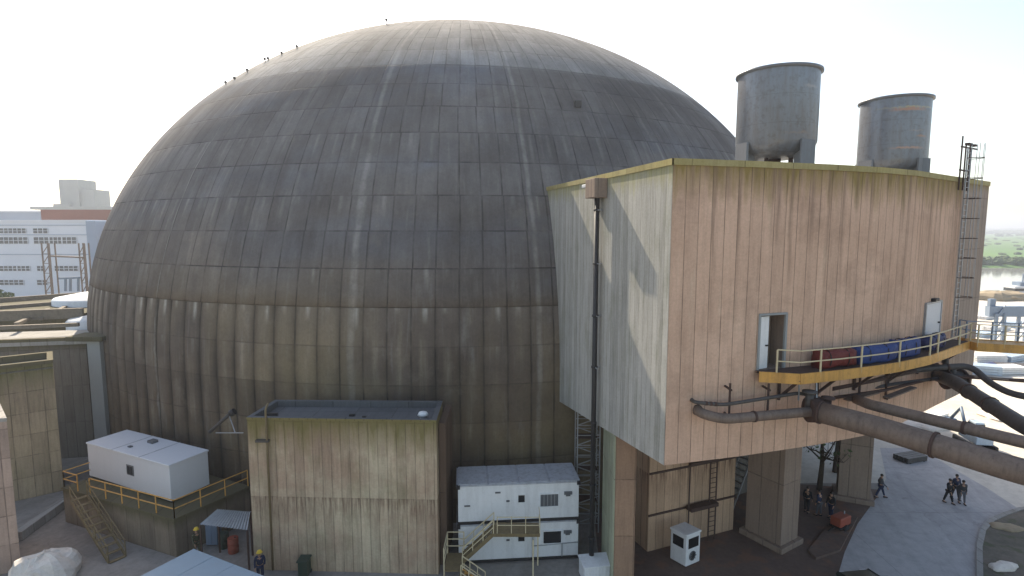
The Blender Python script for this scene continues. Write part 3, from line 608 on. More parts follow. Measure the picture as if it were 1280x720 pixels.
# tarpaulin bundles on the deck
def bundle(name, label, cat, x0, x1, yt, mat, off=.6, hh=.78, grp=None):
    pts = path_pts([x0+(x1-x0)*j/8 for j in range(9)], off); c = pts[4]
    th = thing(name, label, cat, (c.x, c.y, ZW), group=grp); rnd = random.Random(int(x0))
    m = MB(smooth=True); prevr = None
    for j, p in enumerate(pts):
        tdir = (pts[min(8, j+1)]-pts[max(0, j-1)]).normalized(); n_ = Vector((tdir.y, -tdir.x)); sc = (.9 if j in (0, 8) else 1)
        ring = []
        for kk in range(12):
            a = 2*math.pi*kk/12; rr = 1+rnd.uniform(-.16, .12); w_ = .3*sc*rr*math.copysign(abs(math.cos(a))**.45, math.cos(a)); z_ = hh/2+hh/2*rr*math.copysign(abs(math.sin(a))**.5, math.sin(a))
            ring.append(Vector((p.x+n_.x*w_, p.y+n_.y*w_, ZW+max(.005, z_))))
        if prevr:
            for kk in range(12): m.face([prevr[kk], prevr[(kk+1)%12], ring[(kk+1)%12], ring[kk]])
        else: m.face(list(reversed(ring)))
        prevr = ring
    m.face(prevr); m.build('sheet', mat, th, world=True)
    for j in (2, 6):
        p = pts[j]; tdir = (pts[j+1]-pts[j-1]).normalized(); n_ = Vector((tdir.y, -tdir.x)); mm = MB()
        mm.tube([(p.x+n_.x*.34*math.cos(a), p.y+n_.y*.34*math.cos(a), ZW+max(.02, hh/2+hh*.56*math.sin(a))) for a in [q*math.pi/6 for q in range(13)]], .02, 5); mm.build('strap', M['black'], th, world=True)
bundle('tarp_bundle', 'dark red sheeted bundle lying on the yellow walkway', 'bundle', 1008, 1050, 0, M['red'], grp='sheeted bundles on the walkway')
bundle('tarp_bundle', 'long bright blue sheeted bundle in the middle of the walkway', 'bundle', 1055, 1098, 0, M['blue'], grp='sheeted bundles on the walkway')
bundle('tarp_bundle', 'short blue sheeted bundle right after the long blue one', 'bundle', 1101, 1126, 0, M['blue'], hh=.85, grp='sheeted bundles on the walkway')
bundle('tarp_bundle', 'small navy bundle on the walkway in front of the closed pale door', 'bundle', 1140, 1158, 0, M['navy'], hh=.7, grp='sheeted bundles on the walkway')

# ------------------------------------------------------------------ pipes
def pipe(label, pts, r, mat, flanges=(), grp='lagged pipes running off the annex', n=16, saddle=True):
    p0 = pts[0]; th = thing('pipe', label, 'pipe', p0, group=grp)
    m = MB(); m.tube(pts, r, n); m.build('pipe_run', mat, th, world=True)
    for i, f in flanges:
        a, b = Vector(pts[i]), Vector(pts[i+1]); t_ = (b-a).normalized(); c = a.lerp(b, f); mm = MB(); mm.tube([c-t_*.05, c+t_*.05], r*1.13, n); mm.build('flange', M['rusty'], th, world=True)
    return th
def bend(pts, rad=.4, n=5):
    pts = [Vector(p) for p in pts]; out = [pts[0]]
    for a, b, c in zip(pts, pts[1:], pts[2:]):
        r_ = min(rad, (a-b).length*.45, (c-b).length*.45); s = b+(a-b).normalized()*r_; e = b+(c-b).normalized()*r_
        for j in range(n+1): q = j/n; out.append(s.lerp(b, q).lerp(b.lerp(e, q), q))
    return out+[pts[-1]]
P3 = lambda x, y, z: tuple(G(x, y, z))
a0 = wall_u(876)[2]
pipe('thick brown pipe leaving the valve cluster and crossing the lower right corner', bend([P3(1024, 515, 11.15), P3(1090, 532, 11.1), P3(1280, 591, 10.85), (20.5, 13.2, 10.7)], 1), .42, M['lag'], [(0, .05), (6, .45)], n=24)
pipe('brown pipe turning out of the annex wall below the left end of the walkway', bend([(a0.x, a0.y+.6, 11.1), tuple(AY(876, 517, 21.9)), tuple(AY(905, 524, 21.75)), tuple(AY(1008, 515, 22.5)), tuple(AY(1024, 515, 22.6))], .5), .2, M['lag'], [(0, .8), (12, .3)])
b0 = wall_u(868)[2]
pipe('thin dark pipe with hangers running just above the brown pipe on the wall', bend([(b0.x, b0.y+.3, 11.55), tuple(AY(868, 503, 22.0)), tuple(AY(905, 506, 22.1)), tuple(AY(1000, 491, 23.1)), tuple(AY(1032, 500, 23.0))], .3), .075, M['lagdark'], [(0, .7), (6, .3), (6, .6), (6, .9)])
pipe('medium brown pipe above and behind the thickest pipe', bend([tuple(AY(1070, 499, 24.6)), P3(1088, 506, 11.6), P3(1280, 553, 11.6), (19, 15.2, 11.6)], .5), .21, M['lag'], [(6, .7)])
pipe('thin rusty pipe close under the deck of the walkway', [tuple(AY(1040, 486, 24.6)), tuple(AY(1100, 474, 25.8)), tuple(AY(1172, 456, 28.2))], .1, M['rusty'])
pipe('second thin rusty pipe lower under the walkway', [tuple(AY(1044, 497, 24.4)), tuple(AY(1105, 488, 25.4)), tuple(AY(1178, 470, 28.0)), tuple(AY(1250, 474, 27.0)), tuple(AY(1300, 476, 26.6))], .07, M['rusty'])
pipe('short upright pipe joining the dark pipes under the bridge', [tuple(AY(1182, 446, 28.6)), tuple(AY(1182, 482, 28.4))], .14, M['lagdark'])
pipe('dark pipe slanting down at the right edge under the footbridge', bend([tuple(AY(1168, 468, 30.2)), P3(1192, 477, 11.4), P3(1280, 533, 11.2), (19.2, 16, 11)], .6), .31, M['lagdark'], [(6, .2), (6, .6)])
pipe('thin black pipe with an S bend under the footbridge', bend([tuple(AY(1100, 472, 26.2)), tuple(AY(1150, 461, 27.5)), tuple(AY(1214, 457, 27)), tuple(AY(1236, 478, 26)), tuple(AY(1262, 492, 25)), tuple(AY(1300, 499, 24))], .9), .15, M['lagdark'], [(6, .4)])
pipe('thin grey pipe running level under the walkway to the right edge', bend([tuple(AY(1050, 492, 25.0)), tuple(AY(1130, 478, 26.6)), tuple(AY(1200, 470, 28)), tuple(AY(1300, 478, 27))], .9), .08, M['lagdark'], [(6, .4)])
# valve cluster
vc = AY(1020, 512, 22.7)
th = thing('valve_cluster', 'rusty valves and flanges hanging where the brown pipes meet', 'valve', vc)
m = MB(); m.tube([(-.35, 0, 0), (.35, 0, -.02)], .52, 20); m.build('flange', M['rusty'], th)
m = MB(); m.tube([(-.3, 0, -.05), (-.3, 0, .75)], .16, 12); m.lathe([(.1, .7), (.3, .74), (.3, .8), (.1, .84)], 16, (-.3, 0, 0)); m.build('valve_body', M['lagdark'], th)
m = MB(); m.tube([(.42, -.1, -.1), (.42, -.1, .5)], .14, 12); m.lathe([(.08, .45), (.27, .5), (.27, .56), (.08, .6)], 16, (.42, -.1, 0)); m.build('valve_body', M['rusty'], th)
m = MB(); m.bar((0, 0, .4), (.05, .2, 1.3), .05); m.bar((-.6, .3, .3), (-.6, .3, 1.2), .05); m.build('hanger', M['galv'], th)
for k, (px, py, Y) in enumerate(((912, 500, 22.3), (960, 500, 22.8), (1075, 478, 25.0), (1108, 480, 26))):
    th = thing('pipe_hanger', ['pale steel hanger on the wall pipes nearest the pale corner', 'pale steel hanger on the wall pipes under the open door', 'steel hanger below the walkway under the red bundle', 'steel hanger below the walkway under the blue bundles'][k], 'bracket', tuple(AY(px, py, Y)), group='pipe hangers under the walkway')
    m = MB(); m.bar((0, 0, -.75), (0, 0, .7), .07); m.bar((-.02, .6, .45), (0, -.15, .45), .07); m.bar((0, .6, -.7), (0, -.15, -.7), .07); m.build('hanger_frame', M['rusty'], th)
th = thing('valve_cluster', 'dark valve and flanges where the right pipes leave the annex', 'valve', AY(1196, 474, 28.2))
m = MB(); m.tube([(-.5, 0, 0), (.2, 0, 0)], .42, 16); m.tube([(-.3, -.1, -.1), (-.3, -.1, .7)], .13, 10); m.build('valve_body', M['lagdark'], th)
m = MB(); m.tube([(-.62, 0, 0), (-.52, 0, 0)], .52, 16).tube([(.2, 0, 0), (.3, 0, 0)], .52, 16); m.build('flange', M['rusty'], th)
# cable tray with pale conduits below the walkway
for k, (x0, y0, x1, y1, Y0, Y1) in enumerate(((1058, 500, 1096, 490, 24.2, 25.0), (1108, 497, 1142, 484, 24.6, 25.8), (1215, 470, 1280, 476, 27, 27))):
    a, b = AY(x0, y0, Y0), AY(x1, y1, Y1); m = MB(); m.bar(a, b, .3, .06); o = m.build('cable_tray', M['lag']); tag(o, ['short pale cable tray just right of the valve cluster', 'second cable tray further right under the blue bundles', 'cable tray under the footbridge at the right edge'][k], 'cable tray', 'cable trays under the walkway')

# ------------------------------------------------------------------ small concrete block in front of the dome
blk = thing('concrete_block_house', 'boxy mossy brown concrete blockhouse with sunken flat roof before the dome', 'building', (-9, 31.5, 0))
m = MB(); m.prism([(-14.1, 28.85), (-3.97, 28.42), (-4.05, 31.7), (-13.85, 31.9)], 0, 8.52, top=False, bot=False); m.build('walls', M['block'], blk, world=True)
m = MB(); m.face([(-14.1, 28.85, 8.25), (-3.97, 28.42, 8.25), (-4.05, 31.7, 8.25), (-13.85, 31.9, 8.25)]); m.build('roof', M['tray'], blk, world=True)
m = MB(); cc = [(-14.1, 28.85), (-3.97, 28.42), (-4.05, 31.7), (-13.85, 31.9)]
ci = [(-13.85, 29.08), (-4.25, 28.66), (-4.3, 31.5), (-13.62, 31.68)]
co = [(-14.12, 28.83), (-3.95, 28.4), (-4.03, 31.72), (-13.87, 31.92)]
for k in range(4):
    a, b, c, d = co[k], co[(k+1)%4], ci[(k+1)%4], ci[k]
    m.face([(*a, 8.6), (*b, 8.6), (*c, 8.6), (*d, 8.6)]); m.face([(*a, 8.5), (*b, 8.5), (*b, 8.6), (*a, 8.6)], m=1); m.face([(*c, 8.25), (*d, 8.25), (*d, 8.6), (*c, 8.6)]); m.face([(*b, 8.5), (*a, 8.5), (*cc[k], 8.5), (*cc[(k+1)%4], 8.5)], m=1)
m.build('parapet', [M['tray'], M['block']], blk, world=True)
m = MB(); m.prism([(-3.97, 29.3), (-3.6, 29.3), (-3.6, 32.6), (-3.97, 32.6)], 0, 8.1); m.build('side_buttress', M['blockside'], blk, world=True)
m = MB(); m.tube(bend([(-13.0, 29.0, 9.3), (-13.0, 28.68, 9.1), (-13.0, 28.66, .1)], .2), .06, 8); m.build('downpipe', M['ochre'], blk, world=True)
m = MB(); m.box(-13.6, -12.9, 28.6, 28.8, 7.3, 7.42); m.build('spout', M['lagdark'], blk, world=True)
m = MB(); m.lathe([(.16, 0), (.16, .2), (.3, .22), (.22, .38), (.02, .42)], 16, (-4.85, 29.6, 8.25)); vv = m.build('roof_vent', M['white'], blk, world=True)
m = MB(); m.box(-9.0, -8.7, 30, 30.15, 8.25, 8.35); m.box(-8.2, -8.0, 29.7, 29.85, 8.25, 8.35); m.box(-13.4, -12.8, 29.6, 29.75, 8.25, 8.55); m.build('roof_fitting', M['black'], blk, world=True)
# flood light arm beside it
p = AY(262, 540, 33.6); q = AY(288, 517, 33.0)
th = thing('floodlight', 'dark tubular floodlight arm sticking out left of the blockhouse', 'lamp', p)
m = MB(); m.tube([p, q], .11, 10); m.build('lamp_tube', M['lagdark'], th, world=True)
m = MB(); m.tube([q, q+Vector((.25, 0, .15))], .2, 12); m.build('lamp_head', M['black'], th, world=True)
m = MB(); m.bar(AY(270, 541, 33.2), AY(304, 541, 31.2), .05); m.bar(AY(286, 518, 33.1), AY(294, 541, 32.0), .05); m.build('bracket_bar', M['galv'], th, world=True)

# ------------------------------------------------------------------ stacked containers
def container(z0, label, upper):
    th = thing('site_container', label, 'container', (-3.02, 29.28, z0), math.atan2(.61, 6.82), group='stacked white site containers')
    L, W, Hh = 6.85, 2.45, 2.26
    m = MB(); m.box(0.06, L-.06, .04, W-.04, .14, Hh-.1); body = m.build('body', M['white'], th, bevel=.02)
    m = MB(); m.box(-.03, L+.03, 0, W, Hh-.1, Hh-.02)
    for k in range(4): m.box(.05+k*1.72, 1.68+k*1.72, .06, W-.06, Hh-.02, Hh+.03)
    m.build('roof', M['whiteroof'], th, bevel=.02)
    m = MB(); m.box(0, L, 0, .12, 0, .14); m.box(0, L, W-.12, W, 0, .14); m.box(0, .12, .12, W-.12, 0, .14); m.box(L-.12, L, .12, W-.12, 0, .14); m.build('base_frame', M['black'], th)
    for x in (0, L-.16):
        for y in (-.02, W-.14): m = MB(); m.box(x-.015, x+.175, y, y+.16, Hh-.22, Hh-.01); m.build('corner_casting', M['black'], th)
    def wdw(x, z, w_, h_, mat, cur=False):
        m = MB(); 
        for b in ((x-.06, x+w_+.06, z-.06, z), (x-.06, x+w_+.06, z+h_, z+h_+.06), (x-.06, x, z, z+h_), (x+w_, x+w_+.06, z, z+h_)): m.box(b[0], b[1], -.02, .05, b[2], b[3])
        fo = m.build('window', M['white'], th)
        m = MB(); m.box(x, x+w_, .012, .05, z, z+h_); m.build('pane', mat, fo)
        if cur:
            m = MB(); 
            for j in range(1, 5): m.box(x+w_*j/5-.015, x+w_*j/5+.015, -.01, .01, z, z+h_)
            m.build('bars', M['galv'], fo)
    wdw(3.38, 1.15, .36, .42, M['glass'])
    wdw(4.62 if upper else 4.8, .85 if upper else .95, 1.0, .7, M['curtain'] if upper else M['glass'], upper)
    m = MB()
    # door outline beside the small window
    for b in ((3.0, 3.9, .2, 1.98),): m.box(b[0], b[1], .022, .045, b[2], b[3])
    m.build('door', M['white'], th, bevel=.006)
    m = MB(); m.box(.4, .72, .0, .05, 1.02, 1.1); m.box(2.1, 2.4, .0, .05, 1.72, 1.8); m.box(2.72, 2.9, .0, .05, 1.2, 1.3); m.build('vent_slot', M['curtain'], th)
    m = MB(); m.box(5.95, 6.4, -.05, .05, 1.5, 1.66); m.box(6.05, 6.3, -.03, .05, 1.4, 1.48); m.build('vent_grille', M['curtain'], th)
    if not upper:
        m = MB(); m.bar((4.2, -.03, .15), (4.2, -.03, 1.9), .05); m.bar((4.2, -.03, .85), (6.8, -.03, .95), .04); m.bar((5.85, -.03, .15), (5.85, -.03, .9), .05); m.build('conduit', M['galv'], th)
    return th
container(.05, 'lower white container with black window beneath the other container', False)
container(2.33, 'upper white container with barred grey window and panelled roof', True)
# yellow stair to the upper container
ST0 = 0
st = thing('steel_stair', 'yellow steel stair with landing in front of the stacked containers', 'stairs', (-1.5, 29.9, 0))
def flight(th, a, b, wdir, wid, n, mat_s, mat_t, rail=1.0, railmat=None, posts=True):
    a, b = Vector(a), Vector(b); wd = Vector(wdir).normalized()*wid
    for k, o in enumerate((Vector((0, 0, 0)), wd)):
        m = MB(); m.bar(a+o, b+o, .06, .2); m.build('stringer', mat_s, th, world=True)
    m = MB()
    for j in range(n+1):
        c = a.lerp(b, j/n); m.bar(c+wd*.03, c+wd*.97, .24, .04)
    m.build('treads', mat_t, th, world=True)
    if rail:
        m = MB(); up = Vector((0, 0, 1))
        for o in (Vector((0, 0, 0)), wd):
            m.bar(a+o+up*rail, b+o+up*rail, .045); m.bar(a+o+up*rail*.5, b+o+up*rail*.5, .035)
            for j in range(4): c = a.lerp(b, j/3)+o; m.bar(c, c+up*rail, .045)
        m.build('handrail', railmat or mat_s, th, world=True)
la = Vector((-1.05, 29.75, 2.25)); 
m = MB(); m.box(-1.1, 1.35, 29.75, 30.85, 2.4, 2.46); m.box(-1.1, 1.35, 29.68, 29.75, 2.3, 2.47); m.build('landing', M['ochre'], st, world=True)
m = MB()
for z in (.45, .9): m.bar((-.9, 29.75, 2.46+z), (1.35, 29.75, 2.46+z), .035); m.bar((1.35, 29.75, 2.46+z), (1.35, 30.85, 2.46+z), .035)
for x in (-.9, -.15, .6, 1.35): m.bar((x, 29.75, 2.35), (x, 29.75, 3.4), .04)
m.bar((1.0, 29.75, 0), (1.0, 29.75, 2.1), .07); m.bar((1.3, 30.8, 0), (1.3, 30.8, 2.1), .07); m.build('landing_rail', M['yellowpale'], st, world=True)
flight(st, (-1.1, 29.75, 2.42), (-2.75, 29.75, .85), (0, 1, 0), .85, 6, M['ochre'], M['ochre'], .75, M['yellowpale'])
m = MB(); m.box(-3.65, -2.7, 29.1, 30.7, .72, .8); m.build('half_landing', M['ochre'], st, world=True)
m = MB()
for x, y in ((-3.65, 29.1), (-3.65, 30.7), (-2.75, 30.7)):
    m.bar((x, y, 0), (x, y, 2.0), .06)
for z in (1.2, 1.6, 2.0): m.bar((-3.65, 29.1, z), (-3.65, 30.7, z), .045); m.bar((-3.65, 30.7, z), (-2.75, 30.7, z), .045)
m.build('landing_rail', M['yellowpale'], st, world=True)
flight(st, (-2.7, 29.1, .8), (-1.5, 28.9, .05), (0, -1, 0), .8, 4, M['yellow'], M['ochre'], .8, M['yellowpale'])
st.location.y -= 1.72; st.location.x += .12; st.location.z += .1
# stair tower behind the containers
tw = thing('scaffold_stair_tower', 'dark steel scaffold stair tower between containers and annex', 'scaffold', (4.6, 33.2, 0))
for x in (3.95, 5.3):
    for y in (32.6, 33.8): m = MB(); m.bar((x, y, 0), (x, y, 8.3), .07); m.build('upright', M['galv'], tw, world=True)
m = MB()
for k in range(13):
    z = .6+k*.62; m.bar((3.95, 32.6, z), (5.3, 32.6, z-.0), .045); m.bar((5.3, 32.6, z), (5.3, 33.8, z), .045); m.bar((3.95, 33.8, z), (5.3, 33.8, z), .04)
    m.bar((3.95, 32.62, z+(.5 if k % 2 else 0)), (5.3, 32.62, z+(0 if k % 2 else .5)), .05)
m.build('ledgers', M['galv'], tw, world=True)
for k in range(4):
    m = MB(); z = 1.8+k*2; m.box(4.0, 5.25, 33.0, 33.78, z, z+.05); m.build('platform', M['rusty'], tw, world=True)
th = thing('plant_box', 'white ribbed box at the foot of the downpipe', 'box', tuple(G(745, 722))[:2]+(0,), .15)
m = MB(); m.box(-.8, .8, -.55, .55, .05, .95); 
for k in range(9): m.box(-.78+k*.18, -.7+k*.18, -.57, .57, .15, .9)
m.build('casing', M['white'], th, bevel=.01); m = MB(); m.box(-.86, .86, -.62, .62, .95, 1.02); m.build('lid', M['white'], th, bevel=.01)
# white service kiosk in the undercroft
kc = G(857, 711); ka = Vector((-.6, .8)); kb = Vector((.86, .5))
th = thing('service_kiosk', 'small white kiosk with two dark windows and a round fan', 'kiosk', kc)
def kp_(a_, b_): return (kc.x+ka.x*a_+kb.x*b_, kc.y+ka.y*a_+kb.y*b_)
m = MB(); m.prism([kp_(0, 0), kp_(0, 1.1), kp_(1.05, 1.1), kp_(1.05, 0)], .1, 1.82); m.build('casing', M['white'], th, world=True, bevel=.04)
m = MB(); m.prism([kp_(-.04, -.04), kp_(-.04, 1.14), kp_(1.09, 1.14), kp_(1.09, -.04)], 1.82, 1.95); m.build('roof', M['white'], th, world=True, bevel=.04)
m = MB(); m.prism([kp_(.1, .1), kp_(.1, 1.0), kp_(.95, 1.0), kp_(.95, .1)], 0, .1); m.build('base', M['rusty'], th, world=True)
m = MB(); m.prism([kp_(.18, -.012), kp_(.18, .012), kp_(.88, .012), kp_(.88, -.012)], 1.08, 1.66); m.build('window', M['glass'], th, world=True)
m = MB(); m.prism([kp_(-.012, .16), kp_(-.012, .95), kp_(.012, .95), kp_(.012, .16)], 1.08, 1.66); m.build('window', M['glass'], th, world=True)
fc = kp_(-.0, .5); fd = Vector((ka.x, ka.y, 0))*-1
m = MB(); m.tube([Vector((*fc, .62))-fd*.02, Vector((*fc, .62))+fd*.03], .27, 20); fo = m.build('fan_ring', M['curtain'], th, world=True)
m = MB(); c = Vector((*fc, .62))+fd*.05; kb3 = Vector((kb.x, kb.y, 0))
for q in range(4):
    a = q*math.pi/4; e = kb3*math.cos(a)*.25+Vector((0, 0, math.sin(a)*.25)); m.bar(c-e, c+e, .03)
m.build('fan_guard', M['black'], fo, world=True)
# rusty frame on the lower wall
a = G(855, 676); th = thing('rusty_frame', 'rusty steel frame with platform fixed against the set back wall', 'frame', a)
dr = (G(916, 662)-G(809, 690)).normalized()
A_ = G(856, 677)-Vector((0, .5, 0)); B_ = A_+dr*2.0
m = MB()
for p in (A_, B_, A_+dr*1.5): m.bar(p, p+Vector((0, 0, 5.0)), .07)
m.bar(A_+Vector((0, 0, 5)), B_+Vector((0, 0, 5)), .22, .16); m.bar(A_+Vector((0, 0, 2.3)), B_+Vector((0, 0, 2.3)), .5, .22); m.build('frame', M['rusty'], th, world=True)
m = MB()
for k in range(16): p = A_+dr*1.5+Vector((0, -.01, .3+k*.3)); m.bar(p, p+dr*.5, .03)
m.build('rungs', M['rusty'], th, world=True)
# slanted stair in the dark opening
th = thing('undercroft_stair', 'pale grey stair slanting up in the dark opening left of the pier', 'stairs', tuple(G(928, 660)))
flight(th, G(918, 668)+Vector((0, 1.0, .3)), G(942, 640)+Vector((.6, 1.6, 3.6)), (-.5, .9, 0), .9, 12, M['galv'], M['galv'], 0)

# ------------------------------------------------------------------ terrace, cabin, rails, stair at left
ter = thing('concrete_terrace', 'low stained concrete terrace carrying the white cabin', 'terrace', (-22, 36, 0))
tp = [(-28.4, 33.85), (-19.05, 30.0), (-16.7, 34.0), (-25.8, 38.2)]
m = MB(); m.prism(tp, 0, 2.2, bot=False); m.build('terrace_block', M['terrace'], ter, world=True)
m = MB(); m.prism([(-28.46, 33.78), (-19.03, 29.9), (-16.6, 34.0), (-25.8, 38.3)], 2.2, 2.32); m.build('top_slab', M['terrace'], ter, world=True)
c0 = Vector((-20.22, 31.7)); dl_ = (Vector((-27.74, 35.24))-c0).normalized(); dw_ = Vector((-dl_.y, dl_.x)); dw_ = dw_ if dw_.y > 0 else -dw_
LL = 8.3; WW = 2.5
cab = thing('site_cabin', 'plain pale white cabin with one small window on the terrace', 'cabin', (c0.x, c0.y, 2.36))
q = lambda a, b: (c0.x+dl_.x*a+dw_.x*b, c0.y+dl_.y*a+dw_.y*b)
m = MB(); m.prism([q(LL, 0), q(0, 0), q(0, WW), q(LL, WW)], 2.45, 4.6); m.build('walls', M['cabinwhite'], cab, world=True, bevel=.03)
m = MB(); m.prism([q(LL+.05, -.05), q(-.05, -.05), q(-.05, WW+.05), q(LL+.05, WW+.05)], 4.6, 4.72); m.build('roof', M['cabinwhite'], cab, world=True, bevel=.04)
m = MB(); m.prism([q(LL-.1, .08), q(.1, .08), q(.1, WW-.08), q(LL-.1, WW-.08)], 2.36, 2.45); m.build('skid', M['black'], cab, world=True)
m = MB(); m.prism([q(4.15, -.03), q(3.45, -.03), q(3.45, .01), q(4.15, .01)], 3.35, 4.0); wd = m.build('window', M['curtain'], cab, world=True)
m = MB(); m.prism([q(4.05, -.045), q(3.83, -.045), q(3.83, -.02), q(4.05, -.02)], 3.42, 3.92); m.prism([q(3.77, -.045), q(3.55, -.045), q(3.55, -.02), q(3.77, -.02)], 3.42, 3.92); m.build('pane', M['glass'], wd, world=True)
m = MB()
for x in (2.75, 5.5): m.prism([q(x+.02, -.06), q(x-.02, -.06), q(x-.02, WW+.06), q(x+.02, WW+.06)], 4.7, 4.735)
m.build('roof_seam', M['galv'], cab, world=True)
m = MB(); m.prism([q(4.6, 1.6), q(4.1, 1.6), q(4.1, 2.0), q(4.6, 2.0)], 4.72, 4.88); m.build('roof_vent', M['curtain'], cab, world=True)
m = MB(); m.prism([q(5.0, .6), q(4.75, .6), q(4.75, .8), q(5.0, .8)], 4.72, 4.79); m.build('roof_vent', M['curtain'], cab, world=True)
rl = thing('terrace_railing', 'low yellow railing round the edge of the terrace', 'railing', (-19, 31.6, 2.36))
R1 = [Vector((-27.4, 35.6)), Vector((-28.3, 33.85)), Vector((-27.0, 33.3))]; R2 = [Vector((-25.9, 32.85)), Vector((-19.05, 30.05)), Vector((-16.75, 34.0))]
for RP in (R1, R2):
    m = MB()
    for a, b in zip(RP, RP[1:]):
        for z in (.5, 1.0): m.bar((a.x, a.y, 2.36+z), (b.x, b.y, 2.36+z), .05)
    m.build('rail', M['yellow'], rl, world=True)
    for a, b in zip(RP, RP[1:]):
        n_ = max(1, round((b-a).length/1.4))
        for j in range(n_+1):
            p = a.lerp(b, j/n_); m = MB(); m.bar((p.x, p.y, 2.3), (p.x, p.y, 3.36), .05); m.build('rail_post', M['yellow'], rl, world=True)
th = thing('terrace_stair', 'brown yellow steel stair leaning down from the terrace', 'stairs', tuple(G(180, 694)))
ta = Vector((-26.0, 32.75, 2.3)); tb = Vector((-22.0, 30.1, .05))
wdir = (tb-ta).cross(Vector((0, 0, 1))).normalized(); wdir = wdir if wdir.y < 0 else -wdir
flight(th, ta, tb, wdir, .85, 9, M['ochre'], M['ochre'], .9, M['ochre'])
# low kerb wall and the pale heap
th = thing('low_wall', 'long low pale concrete kerb wall in the left yard', 'wall', tuple(G(60, 655)))
a, b = G(28, 676), G(92, 628); d_ = (b-a).normalized(); n_ = Vector((-d_.y, d_.x, 0))*.5
m = MB(); m.prism([(a.x, a.y), (b.x, b.y), (b.x+n_.x, b.y+n_.y), (a.x+n_.x, a.y+n_.y)][::-1] if (b-a).cross(n_).z < 0 else [(a.x, a.y), (b.x, b.y), (b.x+n_.x, b.y+n_.y), (a.x+n_.x, a.y+n_.y)], 0, .55); m.build('wall_body', M['kerb'], th, world=True, bevel=.03)
def heap(name, label, cat, loc, sx, sy, sz, mat, seed, n=22):
    th = thing(name, label, cat, loc); rnd = random.Random(seed); ph = [rnd.uniform(0, 6) for _ in range(6)]
    m = MB(smooth=False); P = []
    for j in range(9):
        row = []
        f = j/8
        for i in range(n):
            a = 2*math.pi*i/n; r = math.sin(f*math.pi/2)**.8*(1+.16*math.sin(2*a+ph[0])+.1*math.sin(5*a+ph[1])+rnd.uniform(-.05, .05)); z = (math.cos(f*math.pi/2))**.8*(1+.22*math.sin(3*a+ph[2]+f*4)*f+rnd.uniform(-.06, .06))
            row.append(Vector((r*sx*math.cos(a), r*sy*math.sin(a), z*sz if j < 8 else -.02)))
        P.append(row)
    for j in range(8):
        for i in range(n): i2 = (i+1) % n; m.face([P[j][i], P[j+1][i], P[j+1][i2], P[j][i2]])
    m.build('heap_cover' if 'cover' in label else 'heap_body', mat, th); return th
heap('covered_pile', 'lumpy pile under an off white cover in the left yard', 'pile', tuple(G(58, 722)), 1.35, 1.5, 1.35, M['tarp'], 3)
# canopy with things under it
can = thing('canopy', 'small lean-to canopy of corrugated grey tin beside the blockhouse', 'canopy', (-15.4, 31.3, 0))
cA, cB, cC, cD = G(250, 656, 2.35), G(309, 663, 2.35), G(313, 640, 2.6), G(272, 637, 2.6)
m = MB(); nn_ = 16
for j in range(nn_):
    for s0, s1 in ((j/nn_, (j+.5)/nn_), ((j+.5)/nn_, (j+1)/nn_)):
        z0 = .05 if s0*nn_ % 1 == 0 else 0; z1 = 0 if z0 else .05
        a, b, c, d = cA.lerp(cB, s0), cA.lerp(cB, s1), cD.lerp(cC, s1), cD.lerp(cC, s0)
        m.face([a+Vector((0, 0, z0)), b+Vector((0, 0, z1)), c+Vector((0, 0, z1)), d+Vector((0, 0, z0))])
m.build('roof_sheet', M['tin'], can, world=True)
for p in (cA, cB, cC, cD): m = MB(); m.bar((p.x, p.y, 0), (p.x, p.y, p.z-.02), .08); m.build('post', M['rusty'], can, world=True)
def drum(label, loc, mat, r=.29, h=.88, grp='drums'):
    th = thing('drum', label, 'drum', loc, group=grp); m = MB(); m.lathe([(r*.97, 0), (r, .02), (r, h*.33), (r*1.04, h*.35), (r, h*.37), (r, h*.64), (r*1.04, h*.66), (r, h*.68), (r, h-.02), (r*.97, h)], 20); m.build('shell', mat, th)
    m = MB(); m.lathe([(.05, h), (.05, h+.03)], 10, (.12, 0, 0)); m.build('bung', M['black'], th)
drum('orange drum in the shade under the tin canopy', tuple(G(292, 690))[:2]+(0,), M['orange'])
drum('green drum in the shade under the tin canopy', tuple(G(280, 684))[:2]+(0,), M['green'])
th = thing('tool_cabinet', 'dark cabinet standing at the back under the tin canopy', 'cabinet', tuple(G(268, 680))[:2]+(0,)); m = MB(); m.box(-.35, .35, -.25, .25, .08, 1.5); m.build('casing', M['bluegrey'], th, bevel=.02)
m = MB(); m.box(-.33, -.01, -.27, -.25, .12, 1.46); m.build('door', M['bluegrey'], th); m = MB(); m.box(.01, .33, -.27, -.25, .12, 1.46); m.build('door', M['bluegrey'], th)
th = thing('wheelie_bin', 'dark green bin against the foot of the blockhouse', 'bin', tuple(G(381, 719))[:2]+(0,))
m = MB(); m.prism([(-.25, -.3), (.25, -.3), (.25, .3), (-.25, .3)], .06, .9); m.build('body', M['green'], th, bevel=.03)
m = MB(); m.box(-.3, .3, -.36, .34, .9, .98); m.build('lid', M['green'], th, bevel=.02); m = MB(); m.tube([(-.28, .25, .1), (.28, .25, .1)], .1, 12); m.build('wheels', M['black'], th)
